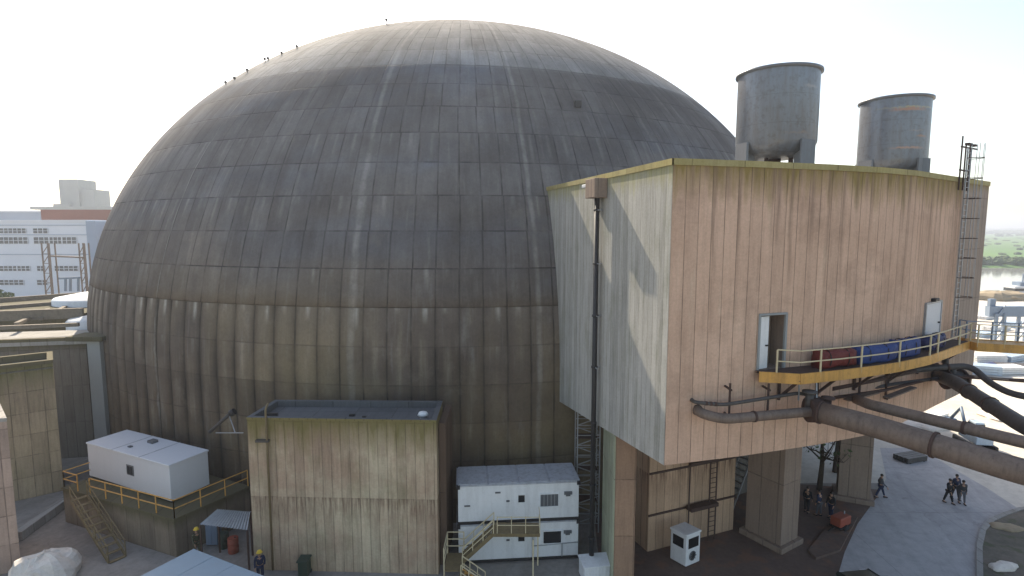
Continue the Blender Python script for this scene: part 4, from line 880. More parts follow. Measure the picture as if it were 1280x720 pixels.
# pale blue shed roof near the camera
sc_ = G(242, 686, 2.6); da = Vector((-.48, -.877)); db = Vector((.9, -.44)).normalized()
sh = thing('blue_roofed_shed', 'shed with a flat pale blue sheet roof at the bottom edge', 'shed', (sc_.x, sc_.y, 0))
q = lambda a, b: (sc_.x+da.x*a+db.x*b, sc_.y+da.y*a+db.y*b)
m = MB(); m.prism([q(0, 0), q(5, 0), q(5, 6), q(0, 6)], 2.5, 2.6); 
m.build('roof', M['blueroof'], sh, world=True)
m = MB()
for k in range(1, 4): a, b = q(.02, k*1.5), q(4.98, k*1.5); m.bar((*a, 2.605), (*b, 2.605), .03, .015)
m.build('roof_seam', M['blueroof'], sh, world=True)
m = MB(); m.prism([q(.2, .2), q(4.8, .2), q(4.8, 5.8), q(.2, 5.8)], 0, 2.5, top=False, bot=False); m.build('walls', M['cabinwhite'], sh, world=True)

# ------------------------------------------------------------------ left buildings
lb = thing('left_blockhouse', 'tall stained concrete block with mossy flat top at the left edge', 'building', (-33.5, 39.2, 0))
A_ = Vector((-31.94, 38.16)); D_ = Vector((-2.2, -1.7)).normalized(); N_ = Vector((-.64, .77)).normalized()
pl = [A_+D_*6, A_, A_+N_*3.5, A_+D_*6+N_*3.5]
m = MB(); m.prism([tuple(p) for p in pl], 0, 9.3, top=False, bot=False); m.build('walls', M['leftblock'], lb, world=True)
m = MB(); m.prism([tuple(p) for p in pl], 8.9, 9.0, bot=False); m.build('roof', M['slab'], lb, world=True)
m = MB()
pi_ = [pl[0]+(-D_+N_)*.3, pl[1]+(D_+N_)*.3, pl[2]+(D_-N_)*.3, pl[3]+(-D_-N_)*.3]; po = [pl[0]+(D_-N_)*.04, pl[1]+(-D_-N_)*.04, pl[2]+(-D_+N_)*.04, pl[3]+(D_+N_)*.04]
for k in range(4):
    a, b, c, d = po[k], po[(k+1)%4], pi_[(k+1)%4], pi_[k]
    m.face([(*a, 9.5), (*b, 9.5), (*c, 9.5), (*d, 9.5)]); m.face([(*a, 9.25), (*b, 9.25), (*b, 9.5), (*a, 9.5)]); m.face([(*c, 9.0), (*d, 9.0), (*d, 9.5), (*c, 9.5)])
m.build('parapet', M['terrace'], lb, world=True)
nw = thing('near_wall', 'rosy concrete wall corner filling the lower left edge', 'wall', (-24.2, 26, 0))
q = G(27, 713); hN = AY(6, 522, q.y).z
m = MB(); m.prism([(-30, q.y-1.6), (q.x, q.y), (q.x-3.2, q.y+3), (-31, q.y+2.6)], 0, hN-.2); m.build('wall_body', M['nearwall'], nw, world=True)
m = MB(); m.prism([(-30.1, q.y-1.65), (q.x+.04, q.y-.03), (q.x-3.2, q.y+3.05), (-31.1, q.y+2.6)], hN-.2, hN); m.build('coping', M['kerb'], nw, world=True)
# dark low building with a sunlit flat roof against the dome
db_ = thing('side_building', 'dark concrete building with sunlit flat roof between left block and dome', 'building', (-37, 45, 0))
pl = [(-47, 41.5), (-34.2, 44.2), (-36.6, 48.6), (-50, 46)]
m = MB(); m.prism(pl, 0, 9.4, top=False, bot=False); m.build('walls', M['dark_conc'], db_, world=True)
m = MB(); m.prism([(-47.2, 41.2), (-33.9, 44.0), (-36.4, 48.8), (-50.2, 46.2)], 9.4, 9.7); m.build('roof_slab', M['slab'], db_, world=True)
m = MB(); m.prism([(-47.2, 41.2), (-33.9, 44.0), (-34.1, 44.35), (-47.4, 41.55)], 9.7, 9.95); m.build('kerb', M['terrace'], db_, world=True)
# duct column with cap by the dome
dc = thing('duct_shaft', 'blue grey vertical shaft with a dark overhanging cap against the dome', 'duct', (-32.4, 43.2, 0))
m = MB(); m.box(-32.9, -31.9, 42.6, 43.6, 0, 9.9); m.build('shaft', M['hallgrey'], dc, world=True, bevel=.03)
m = MB(); m.box(-34.2, -31.4, 42.2, 44.2, 9.95, 10.3); m.build('cap', M['dark_conc'], dc, world=True, bevel=.03)
m = MB(); m.box(-31.75, -31.2, 43.0, 44.6, 0, 9.3); m.build('pilaster', M['nearwall'], dc, world=True)
# long low roofs with timber beams, white tank roof
lr = thing('beamed_roof', 'low flat building with rows of timber beams on its roof', 'building', (-48, 58, 0))
m = MB(); m.prism([(-75, 50), (-41.5, 53.5), (-44, 66), (-78, 64)], 0, 10.1, bot=False); m.build('walls', M['terrace'], lr, world=True)
m = MB(); m.prism([(-75.2, 49.8), (-41.3, 53.3), (-43.9, 66.2), (-78.2, 64.2)], 10.1, 10.4); m.build('roof', M['dark_conc'], lr, world=True)
for k, (x0, y0, x1, y1, hh) in enumerate(((0, 394, 104, 389, .9), (0, 381, 70, 374, .35), (0, 373, 106, 364, .5), (0, 404, 98, 399, .3), (20, 398, 60, 381, .25), (0, 388, 40, 384, .25), (50, 392, 84, 376, .2))):
    a, b = G(x0, y0, 11), G(x1, y1, 11); m = MB(); m.bar((a.x-2*(x0 == 0), a.y, 10.4+hh/2), (b.x, b.y, 10.4+hh/2), .35, hh); m.build('roof_beam', M['wood'], lr, world=True)
wr = thing('white_tank_roof', 'low round white topped tank beside the foot of the dome', 'tank', (-45.5, 62, 0))
m = MB(); m.lathe([(4.6, 0), (4.6, 10.9), (4.4, 11.1), (2.2, 11.5), (.05, 11.6)], 40); m.build('shell', M['white'], wr)
w2 = thing('white_tank_roof', 'smaller white drum shaped tank right against the dome edge', 'tank', (-38.6, 50.8, 0))
m = MB(); m.lathe([(1.9, 0), (1.9, 10.2), (1.7, 10.4), (.05, 10.7)], 32); m.build('shell', M['white'], w2)

# ------------------------------------------------------------------ far white plant building
def fac(x, y, Y=118): p = AY(x, y, Y); return p
wb = thing('white_factory', 'long white factory building with window bands behind the dome on the left', 'building', (-100, 124, 0))
xl, xr = -150, fac(111, 300).x
zt = fac(60, 277).z
m = MB(); m.box(xl, xr, 118, 134, 0, zt); m.build('walls', M['hallwhite'], wb, world=True)
m = MB(); m.box(xl-.2, xr+.2, 117.8, 134.2, zt, zt+.35); m.build('roof', M['hallwhite'], wb, world=True)
m = MB(); m.box(xr, xr+2.0, 117.5, 134, 0, zt+.1); m.build('corner_tower', M['hallblue'], wb, world=True)
m = MB(); m.box(xr+2.0, xr+9, 121, 134, 0, zt-.2); m.build('wing', M['hallwhite'], wb, world=True)
for y0, y1, segs in ((285.5, 291.5, ((-30, -5), (0, 33), (42, 60))), (296.5, 304.5, ((-30, -4), (0, 35), (43, 62), (62, 78), (78, 96))), (332.5, 338.5, ((-30, -5), (0, 22), (22, 38), (47, 56), (69, 98))), (350, 356, ((0, 30), (47, 60)))):
    for x0, x1 in segs:
        a, b = fac(x0, y1), fac(x1, y0); m = MB(); m.box(a.x, b.x, 117.9, 118.2, a.z, b.z); wo = m.build('window', M['curtain'], wb, world=True)
        m = MB(); n_ = max(2, int((b.x-a.x)/.9))
        for j in range(n_+1): xx = a.x+(b.x-a.x)*j/n_; m.box(xx-.05, xx+.05, 117.82, 117.9, a.z, b.z)
        m.box(a.x, b.x, 117.83, 117.88, (a.z+b.z)/2-.04, (a.z+b.z)/2+.04); m.build('mullions', M['hallwhite'], wo, world=True)
m = MB()
for y in (281.5, 293.5, 318): p = fac(50, y); m.box(xl, xr, 117.85, 118.0, p.z-.06, p.z+.06)
m.build('cornice', M['hallblue'], wb, world=True)
rh = thing('red_hall', 'rust red clad hall rising behind the white factory', 'building', (-100, 150, 0))
a, b = AY(52, 277, 145), AY(165, 262, 145)
m = MB(); m.box(a.x, b.x, 145, 170, 0, b.z); m.build('cladding', M['hallred'], rh, world=True)
m = MB(); m.box(AY(40, 277, 145).x, b.x+.2, 144.7, 170.2, b.z, b.z+.75); m.build('roof', M['hallgrey'], rh, world=True)
tg = thing('grey_tower', 'grey stepped concrete tower far behind the red hall', 'tower', (-180, 235, 0))
a, b = AY(76, 262, 230), AY(97, 224, 230); c = AY(115, 236.5, 230)
m = MB(); m.box(a.x, b.x, 230, 240, 0, b.z); m.build('tall_shaft', M['hallgrey'], tg, world=True)
m = MB(); m.box(b.x, c.x, 231, 240, 0, c.z); m.build('short_shaft', M['hallgrey'], tg, world=True)
m = MB(); d = AY(70, 257, 230); e = AY(90, 255, 230); m.box(d.x, e.x, 228.5, 230, 0, e.z); m.build('annex', M['hallgrey'], tg, world=True)
pb = thing('pale_hall', 'pale low hall at the far left behind the white factory', 'building', (-190, 180, 0))
a, b = AY(-60, 270, 175), AY(49, 265, 175); m = MB(); m.box(a.x, b.x, 175, 190, 0, b.z); m.build('walls', M['hallblue'], pb, world=True)
m = MB(); m.box(a.x, b.x+.3, 174.7, 190.3, b.z, b.z+.5); m.build('roof', M['hallwhite'], pb, world=True)
# scaffold masts before the factory
for k, (x0, x1, yb, yt, lb_) in enumerate(((57, 66, 362, 304, 'left one of two lattice masts before the white factory'), (103, 110, 362, 304, 'right one of two lattice masts before the white factory'))):
    a = AY(x0, yb, 92); b = AY(x1, yb, 92); top = AY(x0, yt, 92).z
    th = thing('lattice_mast', lb_, 'mast', (a.x, 92, 0), group='lattice masts before the factory'); m = MB(); w_ = b.x-a.x
    for x in (0, w_):
        for y in (0, w_): m.bar((x, y, 0), (x, y, top), .16)
    nz = int(top/1.6)
    for j in range(nz): m.bar((0, 0, j*1.6), (w_, 0, (j+1)*1.6), .09); m.bar((0, 0, j*1.6), (w_, 0, j*1.6), .09)
    m.build('lattice', M['lag'], th)
th = thing('overhead_beam', 'thin gantry beam between the two lattice masts', 'beam', tuple(AY(62, 322, 92))); m = MB(); m.bar(AY(62, 320, 92), AY(106, 322, 92), .25); m.build('beam', M['lag'], th, world=True)
th = thing('pipe_rack', 'blue steel frame standing on the roof before the factory', 'frame', tuple(AY(85, 362, 75))); m = MB()
for x in (82, 88, 98): m.bar(AY(x, 364, 75), AY(x, 348, 75), .22)
m.bar(AY(74, 348, 75), AY(100, 347, 75), .25); m.build('frame', M['bluegrey'], th, world=True)

# ------------------------------------------------------------------ trees
def leaf_cloud(m, c, r, n, rnd, s=.35, flat=.75):
    for _ in range(n):
        d = Vector((rnd.gauss(0, 1), rnd.gauss(0, 1), rnd.gauss(0, 1))).normalized()*(rnd.random()**.45); p = c+Vector((d.x*r, d.y*r, d.z*r*flat))
        a = Vector((rnd.uniform(-1, 1), rnd.uniform(-1, 1), rnd.uniform(-1, 1))).normalized(); b = a.orthogonal().normalized(); k = s*rnd.uniform(.6, 1.3)
        m.face([p-a*k, p+b*k*.6, p+a*k, p-b*k*.6])
def tree(label, loc, hgt, rad, seed, mat=None, n=40, s=.35, grp=None, bare=False):
    rnd = random.Random(seed); th = thing('tree', label, 'tree', loc, group=grp)
    m = MB(); m.tube([(0, 0, 0), (.1, 0, hgt*.3), (.05, .1, hgt*.6), (0, .1, hgt*.9)], [hgt*.03, hgt*.024, hgt*.015, hgt*.005], 8); lv = MB()
    for j in range(16 if bare else 11):
        z = hgt*rnd.uniform(.28, .8); a = rnd.uniform(0, 6.28); r = rad*rnd.uniform(.5, .95); e = Vector((r*math.cos(a), r*math.sin(a), z+hgt*rnd.uniform(.05, .25))); md = Vector((e.x*.5, e.y*.5, z+(e.z-z)*.3+rnd.uniform(0, .3)))
        m.tube([(0, 0, z), md, e], [hgt*.012, hgt*.008, hgt*.003], 5)
        if bare:
            for q in range(6):
                f = md.lerp(e, rnd.random()); g_ = f+Vector((rnd.uniform(-1, 1), rnd.uniform(-1, 1), rnd.uniform(-.2, 1)))*rad*.35; m.tube([f, g_], [.03, .01], 4)
        leaf_cloud(lv, e, rad*rnd.uniform(.3, .5), n, rnd, s)
    leaf_cloud(lv, Vector((0, 0, hgt*.8)), rad*.55, n*2, rnd, s)
    m.build('trunk', M['bark'], th); lv.build('crown', mat or M['leaf'], th, weld=False)
tree('pale leafy tree at the far left edge before the white factory', tuple(AY(-2, 372, 84)[:2])+(0,), 10.5, 2.6, 5, n=50, s=.3, grp='trees on the site')
tree('sparse tree with thin branches seen between the two piers', tuple(G(1024, 612))[:2]+(0,), 6.5, 2.6, 9, n=7, s=.16, bare=True, grp='trees on the site')
tree('second sparse tree further right seen beside the far pier', tuple(G(1044, 590))[:2]+(0,), 7.5, 2.6, 12, n=7, s=.16, bare=True, grp='trees on the site')
# far forest beyond the river: one mass
rnd = random.Random(4); fo = MB()
def blob(m, c, r, h):
    n = 7; ring = []; 
    for j, (rr, zz) in enumerate(((.7, 0), (1, .45), (.7, .85), (.2, 1.02))):
        ring.append([c+Vector((r*rr*rnd.uniform(.75, 1.2)*math.cos(2*math.pi*k/n+j), r*rr*rnd.uniform(.75, 1.2)*math.sin(2*math.pi*k/n+j), h*zz*rnd.uniform(.9, 1.1))) for k in range(n)])
    for a, b in zip(ring, ring[1:]):
        for k in range(n): m.face([a[k], a[(k+1)%n], b[(k+1)%n], b[k]])
    m.face(ring[-1])
for _ in range(620):
    Y = rnd.uniform(350, 372); x = rnd.uniform(120, 520); blob(fo, Vector((x, Y, -4.7)), rnd.uniform(1.5, 3.6), rnd.uniform(1.5, 5.2))
for _ in range(420):
    Y = 380*(3400/380)**rnd.random(); x = Y*rnd.uniform(.45, 1.35)
    s_ = (.5+Y/1400); big = Y > 1500
    blob(fo, Vector((x, Y, -4.7)), rnd.uniform(3, 7)*(1.9 if big else 1), rnd.uniform(3, 7)*(1.5 if big else .4))
for Y0, hh in ((2200, 13), (3300, 19)):
    for _ in range(700): x = Y0*rnd.uniform(.45, 1.35); blob(fo, Vector((x, Y0+rnd.uniform(-80, 80), -4.7)), rnd.uniform(12, 26), hh*rnd.uniform(.7, 1.15))
for _ in range(500):
    Y = rnd.uniform(600, 2600); x = -Y*rnd.uniform(.5, 1.3); blob(fo, Vector((x, Y, -4.7)), rnd.uniform(8, 20), rnd.uniform(8, 15))
tag(fo.build('forest', M['leafdark'], weld=False), 'flat green wooded far bank across the river', 'forest', kind='stuff')

# ------------------------------------------------------------------ right background yard
def at0(x, y): p = G(x, y); return (p.x, p.y, 0)
heap('spoil_heap', 'flat sandy heap on the river bank beyond the footbridge', 'heap', at0(1248, 374), 7, 5, 2.2, M['soil'], 8)
heap('spoil_heap', 'low pale rubble heap beyond the pipes near the annex', 'heap', at0(1150, 532), 2.2, 1.6, .5, M['tarp'], 11)
heap('spoil_heap', 'small rubble heap above the road at the right edge', 'heap', at0(1262, 520), 3.2, 1.8, .5, M['tarp'], 15)
def machine(name, label, cat, loc, rz, boom=True, grp=None):
    th = thing(name, label, cat, loc, rz, grp)
    m = MB()
    for y in (-.95, .65): m.box(-1.5, 1.5, y, y+.3, .02, .55)
    m.build('tracks', M['black'], th, bevel=.1); m = MB(); m.box(-1.2, 1.3, -.7, .6, .55, 1.2); m.build('body', M['paleblue'], th, bevel=.06)
    m = MB(); m.box(-.1, .9, -.6, .1, 1.2, 2.1); cb = m.build('cab', M['paleblue'], th, bevel=.05); m = MB(); m.box(-.12, .92, -.62, .12, 1.5, 1.95); m.build('window', M['glass'], cb)
    m = MB(); m.tube([(.6, .35, 1.1), (1.6, .35, 2.9), (2.9, .35, 1.5)], .14, 8); m.build('arm', M['bluegrey'], th); m = MB(); m.box(2.7, 3.2, -.05, .75, .9, 1.5); m.build('bucket', M['bluegrey'], th, bevel=.05)
machine('small_excavator', 'pale blue small excavator on the bright yard beyond the pipes', 'excavator', at0(1218, 558), 1.4)
# jetty crane girder
gd = thing('gantry_girder', 'blue grey box girder on legs before the river at the right edge', 'gantry', at0(1262, 425))
a, b = AY(1234, 389, 92), AY(1330, 389, 90)
m = MB(); m.bar(a, b, 1.2, 1.7); m.build('girder', M['bluegrey'], gd, world=True)
m = MB(); m.bar(AY(1236, 378, 92), AY(1243, 378, 92), .6, 1.2); m.build('hoist', M['bluegrey'], gd, world=True)
for x in (1246, 1256, 1274, 1284):
    p = AY(x, 392, 91); m = MB(); m.bar((p.x, p.y, 0), (p.x, p.y, p.z), .4); m.build('leg', M['bluegrey'], gd, world=True)
m = MB(); 
for x0, x1 in ((1246, 1256), (1274, 1284)):
    p, r_ = AY(x0, 392, 91), AY(x1, 392, 91)
    for z in (0, 2, 4): m.bar((p.x, p.y, z), (r_.x, r_.y, z+2), .15)
m.build('brace', M['bluegrey'], gd, world=True)
bt = thing('moored_barge', 'white barge with dark wheelhouse moored on the river at the right edge', 'boat', (AY(1285, 365, 176).x, 176, -5.7))
m = MB(); m.prism([(-9, -3), (11, -3), (14, 0), (11, 3), (-9, 3)], -.3, 3.2); m.build('hull', M['white'], bt, bevel=.1)
m = MB(); m.box(-6, 2, -2, 2, 3.2, 6.2); wh = m.build('wheelhouse', M['white'], bt, bevel=.1); m = MB(); m.box(-6.05, 2.05, -2.05, 2.05, 4.6, 5.5); m.build('window', M['glass'], wh)
m = MB(); m.bar((-2, 0, 6.2), (-2, 0, 10), .3); m.box(-4, 0, -1.5, 1.5, 6.2, 7.4); m.build('funnel', M['bluegrey'], bt)
# pale blue tanks, pallets and pipes stacked in the yard
rnd = random.Random(21)
def stack(label, loc, rz, mat, n, w_=1.2, l_=2.4, cat='stack', name='material_stack', grp='stacks of material in the right yard'):
    th = thing(name, label, cat, loc, rz, grp); z = 0
    for k in range(n):
        m = MB(); hh = rnd.uniform(.25, .45)
        for j in range(4): m.box(-l_/2+rnd.uniform(-.08, .08), l_/2+rnd.uniform(-.08, .08), -w_/2+j*w_/4+.02, -w_/2+(j+1)*w_/4-.02, z+.05, z+hh)
        m.box(-l_/2+.3, -l_/2+.45, -w_/2, w_/2, z, z+.05); m.box(l_/2-.45, l_/2-.3, -w_/2, w_/2, z, z+.05); z += hh
        m.build('layer', mat, th)
st_ = [(1222, 466, 'paleblue', 'pale blue stack next to the annex edge under the footbridge'), (1240, 462, 'navy', 'dark blue stack under the middle of the footbridge'), (1255, 466, 'white', 'white stack between two dark stacks under the footbridge'), (1270, 462, 'lagdark', 'black stack under the footbridge at the right edge'),
       (1232, 452, 'white', 'white stack further back under the footbridge'), (1264, 450, 'paleblue', 'pale blue stack further back near the girder leg'), (1228, 420, 'paleblue', 'pale blue stack just above the footbridge beside the annex'), (1245, 412, 'white', 'white stack above the footbridge near the girder'),
       (1264, 408, 'paleblue', 'pale blue stack behind the girder legs'), (1232, 398, 'white', 'white stack left of the girder end'), (1170, 520, 'white', 'low white stack between the pipes beyond the annex'), (1138, 575, 'lagdark', 'long dark stack lying on the road edge beyond the thick pipe')]
for k, (x, y, mt, lb_) in enumerate(st_):
    D_ = G(x, y).y; stack(lb_, at0(x, y), rnd.uniform(-.6, .6), M[mt], 1 if y > 515 else rnd.choice((2, 3)), 1.2 if D_ < 60 else 2, 2.2 if D_ < 60 else 4.5)
for k, (px, py) in enumerate(((1262, 640), (1250, 700))):
    pass
heap('stone_pile', 'small pile of pale stones on the gravel island', 'pile', (G(1254, 712).x, G(1254, 712).y, .12), .8, .4, .25, M['tarp'], 31)
heap('stone_pile', 'reddish earth patch at the head of the gravel island', 'pile', (G(1258, 662).x, G(1258, 662).y, .12), .9, .5, .18, M['soil'], 33)

# ------------------------------------------------------------------ people
def skinmesh(name, verts, edges, radii, mat, parent, sub=1, root=0):
    me = bpy.data.meshes.new(name+'_src'); me.from_pydata(verts, edges, []); ob = bpy.data.objects.new(name+'_src', me); C.objects.link(ob)
    sk = ob.modifiers.new('s', 'SKIN'); sk.use_smooth_shade = True
    if not me.skin_vertices: 
        bm = bmesh.new(); bm.from_mesh(me); bm.verts.layers.skin.verify(); bm.to_mesh(me); bm.free()
    for i, v in enumerate(me.skin_vertices[0].data): v.radius = radii[i] if isinstance(radii[i], tuple) else (radii[i], radii[i]); v.use_root = i == root
    ss = ob.modifiers.new('ss', 'SUBSURF'); ss.levels = sub; ss.render_levels = sub
    bpy.context.view_layer.update(); dg = bpy.context.evaluated_depsgraph_get(); nm = bpy.data.meshes.new_from_object(ob.evaluated_get(dg)); bpy.data.objects.remove(ob)
    nm.name = name; nm.materials.clear(); nm.materials.append(mat); o = link(bpy.data.objects.new(name, nm), parent)
    for p in nm.polygons: p.use_smooth = True
    return o
skin_m = paint('skin', (.42, .24, .16), .6, 0, .1); hair_m = paint('dark hair', (.03, .02, .015), .7, 0, .1)
cl = {k: paint('cloth '+k, c, .9, 0, .25, tuple(q*.5 for q in c), runs=False) for k, c in {'black': (.02, .02, .023), 'navy': (.02, .03, .07), 'grey': (.1, .1, .11), 'olive': (.07, .07, .04), 'dkgrey': (.045, .045, .05), 'blue': (.05, .1, .2), 'orange': (.5, .12, .03), 'beige': (.3, .26, .2)}.items()}
helm_m = paint('yellow helmet', (.75, .5, .05), .35, 0, .05)
def person(label, loc, rz, jacket, trousers, stride=.15, armf=.1, lean=.02, h=1.74, helmet=False, hair=True, elbow=.15, grp=None):
    th = thing('person', label, 'person', loc, rz, grp); s = h/1.74
    V = lambda x, y, z: (x*s, y*s, z*s)
    # faces -Y
    hip = V(0, 0, .94); waist = V(0, -.0, 1.08); chest = V(0, -lean*.6, 1.3); neck = V(0, -lean, 1.47); hd0 = V(0, -lean-.01, 1.57); hd1 = V(0, -lean-.015, 1.67)
    v = [hip, waist, chest, neck, hd0, hd1]; r = [(.15*s, .1*s), (.14*s, .1*s), (.17*s, .11*s), .055*s, (.075*s, .09*s), (.072*s, .088*s)]; e = [(0, 1), (1, 2), (2, 3), (3, 4), (4, 5)]
    armv = {}; legv = {}
    for sd in (-1, 1):
        f = stride*sd; b = len(v)
        kn = V(.105*sd, -f*.55-.02*abs(f), .5); an = V(.11*sd, -f+.05*abs(f), .09); toe = V(.12*sd, -f-.17, .04)
        L = [V(.1*sd, 0, .88), kn, an, toe]; v += L; r += [.088*s, .06*s, .042*s, .036*s]; e += [(0, b), (b, b+1), (b+1, b+2), (b+2, b+3)]; legv[sd] = L
        b = len(v); g_ = -armf*sd
        sh_ = V(.19*sd, -lean, 1.4); el = V(.24*sd, -g_*.5-lean+.03, 1.13); wr_ = V(.23*sd, -g_-elbow, .9); pm = V(.225*sd, -g_-elbow-.03, .83)
        Aa = [sh_, el, wr_, pm]; v += Aa; r += [.06*s, .042*s, .029*s, (.022*s, .036*s)]; e += [(2, b), (b, b+1), (b+1, b+2), (b+2, b+3)]; armv[sd] = Aa
        for q, (oy, ln) in enumerate(((-.03, .075), (-.01, .085), (.01, .08), (.028, .062))):
            b2 = len(v); P_ = Vector(pm); v += [tuple(P_+Vector((0, oy, -.035))*s), tuple(P_+Vector((-.012*sd, oy-.008, -.035-ln*.55))*s), tuple(P_+Vector((-.03*sd, oy-.01, -.035-ln))*s)]; r += [.0095*s, .009*s, .008*s]; e += [(b+3, b2), (b2, b2+1), (b2+1, b2+2)]
        b2 = len(v); P_ = Vector(wr_); v += [tuple(P_+Vector((-.01*sd, -.035, -.04))*s), tuple(P_+Vector((-.018*sd, -.055, -.085))*s)]; r += [.011*s, .009*s]; e += [(b+2, b2), (b2, b2+1)]
    body = skinmesh('body', v, e, r, skin_m, th)
    # face: nose, eyes, mouth, ears as one small mesh
    hc = Vector(V(0, -lean-.015, 1.62)); m = MB(smooth=True)
    m.tube([hc+Vector((0, -.085, .03)), hc+Vector((0, -.112, -.008)), hc+Vector((0, -.088, -.018))], [.008, .014, .009], 6)
    for sd in (-1, 1): m.lathe([(.004, -.03), (.016, -.02), (.018, .01), (.006, .03)], 8, hc+Vector((.079*sd, 0, -.005)))
    m.build('nose_and_ears', skin_m, body)
    m = MB(); 
    for sd in (-1, 1): m.box(hc.x+.03*sd-.011, hc.x+.03*sd+.011, hc.y-.09, hc.y-.08, hc.z+.015, hc.z+.026)
    m.box(hc.x-.022, hc.x+.022, hc.y-.09, hc.y-.08, hc.z-.05, hc.z-.043); m.build('eyes_and_mouth', hair_m, body)
    jv = [V(0, 0, .9), waist, chest, V(0, -lean, 1.44)]; jr = [(.175*s, .125*s), (.165*s, .125*s), (.195*s, .135*s), (.085*s, .08*s)]; je = [(0, 1), (1, 2), (2, 3)]
    for sd in (-1, 1):
        b = len(jv); A4 = armv[sd]; jv += [A4[0], A4[1], tuple(Vector(A4[1]).lerp(Vector(A4[2]), .93))]; jr += [.078*s, .058*s, .044*s]; je += [(2, b), (b, b+1), (b+1, b+2)]
    skinmesh('jacket', jv, je, jr, cl[jacket], th)
    tv = [V(0, 0, .93)]; tr = [(.165*s, .115*s)]; te = []
    for sd in (-1, 1): b = len(tv); L = legv[sd]; tv += [L[0], L[1], tuple(Vector(L[1]).lerp(Vector(L[2]), .92))]; tr += [.105*s, .08*s, .064*s]; te += [(0, b), (b, b+1), (b+1, b+2)]
    skinmesh('trousers', tv, te, tr, cl[trousers], th)
    for sd in (-1, 1):
        L = legv[sd]; a = Vector(L[2]); m = MB(smooth=True); m.tube([a+Vector((0, .07, -.045)), a+Vector((0, 0, -.035)), a+Vector((0, -.12, -.05)), a+Vector((.005*sd, -.2, -.055))], [.04, .05, .045, .028], 8); m.build('shoe', cl['black'], th)
    m = MB(smooth=True); zz = hc.z+.01
    if helmet:
        m.lathe([(.165, .03), (.13, .04), (.125, .07), (.1, .13), (.05, .16), (.005, .165)], 18, (hc.x, hc.y, hc.z+.01)); m.build('helmet', helm_m, th)
    else:
        m.lathe([(.088, -.02), (.096, .03), (.088, .075), (.055, .115), (.005, .13)], 14, (hc.x, hc.y+.018, hc.z)); m.build('hair', hair_m, th)
    return th
gp = 'people walking on the road'
def P0(x, y): p = G(x, y); return (p.x, p.y, .014)
person('person in black walking, leftmost of the three close together on the road', P0(1185, 629), .3, 'black', 'black', .22, .15, grp=gp)
person('person in dark jacket walking between and slightly behind two others on the road', P0(1193.5, 624), .1, 'navy', 'dkgrey', .18, -.1, h=1.8, grp=gp)
person('person in dark grey coat, rightmost of the three close together on the road', P0(1202, 630), -.2, 'dkgrey', 'grey', .12, .12, h=1.68, grp=gp)
person('lone person in grey top and dark trousers beside the far pier', P0(1100, 622), 1.2, 'grey', 'navy', .3, .2, h=1.7)
gp = 'people standing in the shade behind the near pier'
person('person in black standing right beside the near pier in the shade', P0(1008, 641), 2.2, 'black', 'black', .05, .05, h=1.8, grp=gp)
person('person in navy jacket and grey trousers in the middle of the shaded group', P0(1023, 645), -2.6, 'navy', 'grey', .08, .08, h=1.75, grp=gp)
person('person in black jacket standing nearest the orange machine', P0(1038, 648), -1.2, 'black', 'navy', .06, .06, h=1.78, grp=gp)
person('person with a yellow helmet and dark overalls at the corner of the blockhouse', tuple(G(326, 727))[:2]+(.0,), .4, 'navy', 'navy', .08, .1, helmet=True)
person('person in dark olive clothes with a yellow helmet near the tin canopy', tuple(G(247, 696))[:2]+(.0,), 1.0, 'olive', 'olive', .08, .1, helmet=True)
# orange generator on wheels
ge = thing('generator_trailer', 'orange red generator on a small trailer at the edge of the shade', 'generator', P0(1050, 662), .5)
ge.scale = (.8, .8, .8)
m = MB(); m.box(-.7, .7, -.42, .42, .45, 1.15); m.build('casing', M['orange'], ge, bevel=.08)
m = MB(); m.box(-.75, .75, -.45, .45, .35, .45); m.bar((-.75, 0, .4), (-1.5, 0, .3), .08); m.build('chassis', M['black'], ge)
for y in (-.48, .48):
    m = MB(); m.tube([(0, y-.07, .28), (0, y+.07, .28)], .28, 18); m.build('wheel', M['black'], ge)
m = MB(); m.tube([(.45, 0, 1.1), (.45, 0, 1.4)], .05, 8); m.build('exhaust', M['galv'], ge)
# kerbed shade island under the annex
m = MB(); q = [G(1010, 690), G(1030, 665), G(1062, 640), G(1072, 648), G(1050, 690), G(1020, 700)]; m.prism([(p.x, p.y) for p in reversed(q)], 0, .14); o = m.build('footpath', M['brownyard']); tag(o, kind='structure')

# ------------------------------------------------------------------ car at the bottom edge
cg = G(1076, 706, 1.42)
car = thing('parked_car', 'dark green car cut off by the bottom edge on the road', 'car', (cg.x+.2, cg.y-1.55, .014), R(180+8))
carm = NT('dark green car paint'); carm.b.inputs['Coat Weight'].default_value = .8; M['car'] = carm.out((.012, .025, .022), .3, .2, .5)
W2 = .86
prof = [(-2.1, .35), (-2.15, .62), (-2.0, .82), (-1.15, .93), (-.55, 1.36), (-.2, 1.43), (.75, 1.42), (1.35, 1.18), (1.75, .98), (2.1, .9), (2.15, .6), (2.08, .32)]
bmw = MB(smooth=False)
def inset(z): return W2-(0 if z < .95 else (z-.95)*.42)
for (y0, z0), (y1, z1) in zip(prof, prof[1:]):
    bmw.face([(-inset(z0), y0, z0), (inset(z0), y0, z0), (inset(z1), y1, z1), (-inset(z1), y1, z1)][::-1])
for sd in (-1, 1):
    pts = [(sd*inset(z), y, z) for y, z in prof]; bmw.face(pts if sd < 0 else pts[::-1])
bmw.face([(-W2, -2.1, .35), (-W2, 2.08, .32), (W2, 2.08, .32), (W2, -2.1, .35)])
bmw.build('body', M['car'], car, bevel=.04)
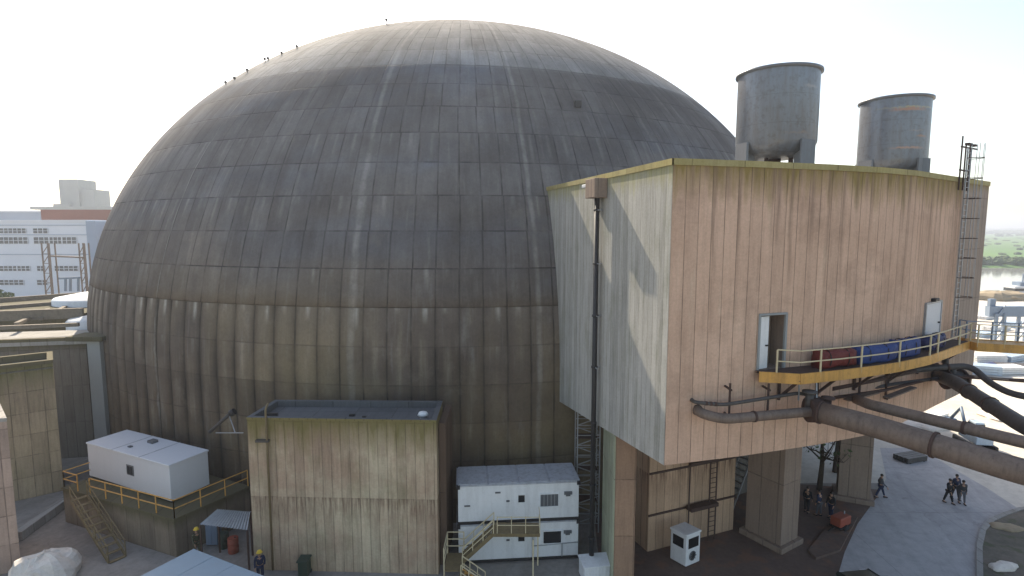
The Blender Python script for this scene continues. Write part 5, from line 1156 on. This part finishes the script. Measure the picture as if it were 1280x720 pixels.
def glassq(name, ya, za, yb, zb, tr=.12):
    m = MB(); n_ = Vector((0, -(zb-za), (yb-ya))).normalized(); n_ = n_ if n_.z > 0 else -n_
    o_ = n_*.012; m.face([Vector((-inset(za)+tr, ya, za))+o_, Vector((inset(za)-tr, ya, za))+o_, Vector((inset(zb)-tr, yb, zb))+o_, Vector((-inset(zb)+tr, yb, zb))+o_]); m.build(name, M['glass'], car)
glassq('windscreen', -1.08, .965, -.6, 1.325); glassq('rear_window', 1.28, 1.215, .84, 1.385)
for sd in (-1, 1):
    m = MB(); m.face([(sd*(inset(z)+.012), y, z) for y, z in ((-.95, 1.0), (-.48, 1.32), (.7, 1.33), (1.1, 1.12), (1.2, 1.0))]); m.build('side_window', M['glass'], car)
    m = MB(); m.box(sd*.95-.09, sd*.95+.09, -.95, -.8, .92, 1.04); m.build('mirror', M['car'], car, bevel=.03)
    m = MB(); m.box(sd*.62-.17, sd*.62+.17, -2.16, -2.0, .62, .76); m.build('headlight', M['cabinwhite'], car, bevel=.03)
    m = MB(); m.box(sd*.66-.14, sd*.66+.14, 2.02, 2.16, .68, .82); m.build('tail_light', M['red'], car, bevel=.03)
    for y in (-1.32, 1.32):
        m = MB(); m.tube([(sd*.68, y, .31), (sd*.89, y, .31)], .31, 20); w_ = m.build('wheel', M['black'], car); m = MB(); m.tube([(sd*.86, y, .31), (sd*.9, y, .31)], .19, 14); m.build('rim', M['galv'], w_)

# ------------------------------------------------------------------ haze: one closed box of even air
hz = MB(); hz.box(-4200, 4200, -60, 4400, -11, 75); ho = hz.build('haze', M['white']); tag(ho, kind='stuff')
hm = bpy.data.materials.new('air'); hm.use_nodes = True; ht = hm.node_tree; ht.nodes.clear(); ou = ht.nodes.new('ShaderNodeOutputMaterial'); pv = ht.nodes.new('ShaderNodeVolumePrincipled')
pv.inputs['Color'].default_value = (.85, .9, 1, 1); pv.inputs['Density'].default_value = .0005; pv.inputs['Anisotropy'].default_value = .5; ht.links.new(pv.outputs[0], ou.inputs['Volume'])
ho.data.materials.clear(); ho.data.materials.append(hm)
